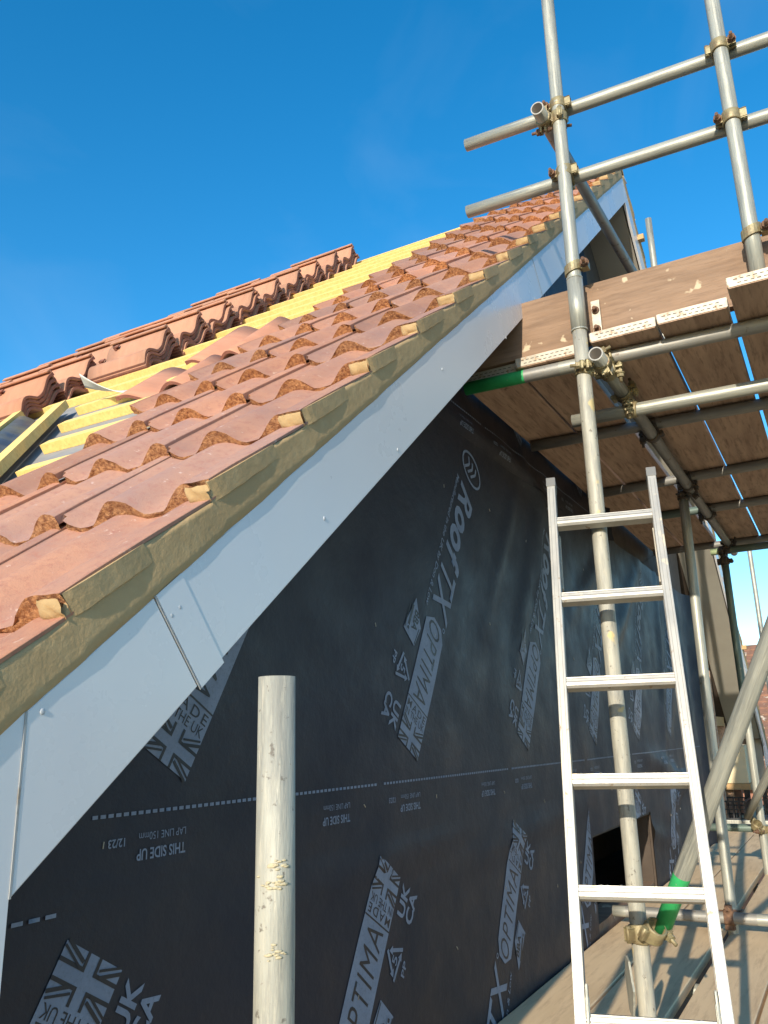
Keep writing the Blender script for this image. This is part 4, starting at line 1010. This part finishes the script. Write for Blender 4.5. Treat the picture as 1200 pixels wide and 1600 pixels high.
bm = bmesh.new(); add_box(bm, (8.40, 0.30, -0.855), (8.47, 1.16, -0.775), bev=0.004); o = link('steel_beam', bm_mesh(bm, 'steel_beam', 'galv')); tag(o, 'grey beam laid across the far end of the lower boards', 'beam')
t = thing('insulation_box', 'cream slab of insulation glowing in the sun beyond the box end', 'insulation', (9.15, 1.14, -0.84))
bm = bmesh.new(); add_box(bm, (0, -0.16, 0.34), (0.4, 0.18, 0.70), bev=0.01); link('slab', bm_mesh(bm, 'slab', 'cream'), t)
bm = bmesh.new(); add_box(bm, (-0.01, -0.17, 0.28), (0.41, 0.19, 0.338), bev=0.004); link('pallet', bm_mesh(bm, 'pallet', 'stud'), t)
bm = bmesh.new(); add_box(bm, (0.0, -0.15, 0.0), (0.05, -0.1, 0.28)); add_box(bm, (0.3, 0.1, 0.0), (0.35, 0.15, 0.28)); link('support', bm_mesh(bm, 'support', 'dark'), t)
for i in range(3):
    bm = bmesh.new(); add_box(bm, (9.9, 0.45+0.17*i, -0.56), (11.2, 0.60+0.17*i, -0.51), bev=0.004)
    o = link('timber_length', bm_mesh(bm, 'timber_length', 'stud')); tag(o, f'orange timber length beyond the far box end, {ORD[i]} from the right edge', 'timber', 'timbers stacked at the far end')
t = thing('trestle', 'dark trestle carrying the orange timbers at the far end', 'trestle', (10.2, 0.7, -0.87))
bm = bmesh.new(); add_box(bm, (0, -0.3, 0.25), (0.06, 0.3, 0.308)); add_box(bm, (0, -0.28, 0), (0.05, -0.23, 0.25)); add_box(bm, (0, 0.23, 0), (0.05, 0.28, 0.25)); link('frame', bm_mesh(bm, 'frame', 'dark'), t)

# neighbouring houses across the plot
def far_house(label, x0, x1, y0, y1, ze, zr, ridge='y'):
    t = thing('house', label, 'house', ((x0+x1)/2, (y0+y1)/2, GROUND))
    c = Vector(((x0+x1)/2, (y0+y1)/2, GROUND)); a, b = (x1-x0)/2, (y1-y0)/2; he, hr = ze-GROUND, zr-GROUND
    bm = bmesh.new()
    P = [(-a, 0), (a, 0), (a, he), (0, hr), (-a, he)]
    A = [bm.verts.new((x, -b, z)) for x, z in P]; B = [bm.verts.new((x, b, z)) for x, z in P]
    bm.faces.new(A); bm.faces.new(B[::-1])
    for k in (0, 1, 4): bm.faces.new((A[k], B[k], B[(k+1) % 5], A[(k+1) % 5]))
    bmesh.ops.recalc_face_normals(bm, faces=bm.faces[:]); link('wall', bm_mesh(bm, 'wall', 'wallfar'), t)
    bm = bmesh.new(); sl = (hr-he)/a
    for sg in (-1, 1):
        n = 22
        for i in range(n):
            f0, f1 = i/n, (i+1)/n; xa, xb = (a+0.35)*(1-f0), (a+0.35)*(1-f1)
            za, zb = hr-sl*xa+0.10, hr-sl*xb+0.06
            q = [bm.verts.new((sg*xa, -b-0.3, za)), bm.verts.new((sg*xb, -b-0.3, zb)), bm.verts.new((sg*xb, b+0.3, zb)), bm.verts.new((sg*xa, b+0.3, za)), bm.verts.new((sg*xa, -b-0.3, za-0.05)), bm.verts.new((sg*xa, b+0.3, za-0.05))]
            bm.faces.new(q[:4]); bm.faces.new((q[0], q[3], q[5], q[4]))
    link('roof', bm_mesh(bm, 'roof', 'brick'), t)
    bm = bmesh.new(); add_box(bm, (-0.35, b*0.4, hr-0.6), (0.35, b*0.4+0.6, hr+0.9)); add_box(bm, (-0.42, b*0.4-0.07, hr+0.9), (0.42, b*0.4+0.67, hr+1.0)); link('chimney', bm_mesh(bm, 'chimney', 'wallfar'), t)
    for k in range(4):
        yy = -b+b*2*(k+0.5)/4
        bm = bmesh.new(); add_box(bm, (-a-0.03, yy-0.55, he-1.9), (-a-0.002, yy+0.55, he-0.7)); wn = link('window', bm_mesh(bm, 'window', 'upvc'), t)
        bm = bmesh.new(); add_box(bm, (-a-0.04, yy-0.48, he-1.82), (-a-0.031, yy-0.03, he-0.78)); add_box(bm, (-a-0.04, yy+0.03, he-1.82), (-a-0.031, yy+0.48, he-0.78)); link('pane', bm_mesh(bm, 'pane', 'glass'), wn)
far_house('neighbouring house with a mottled clay roof, just beyond the far box end', 24, 33, -3.0, 6.0, -1.2, 2.55)
far_house('further neighbouring house off to the right across the plot', 30, 39, -22, -10, -1.0, 2.6)
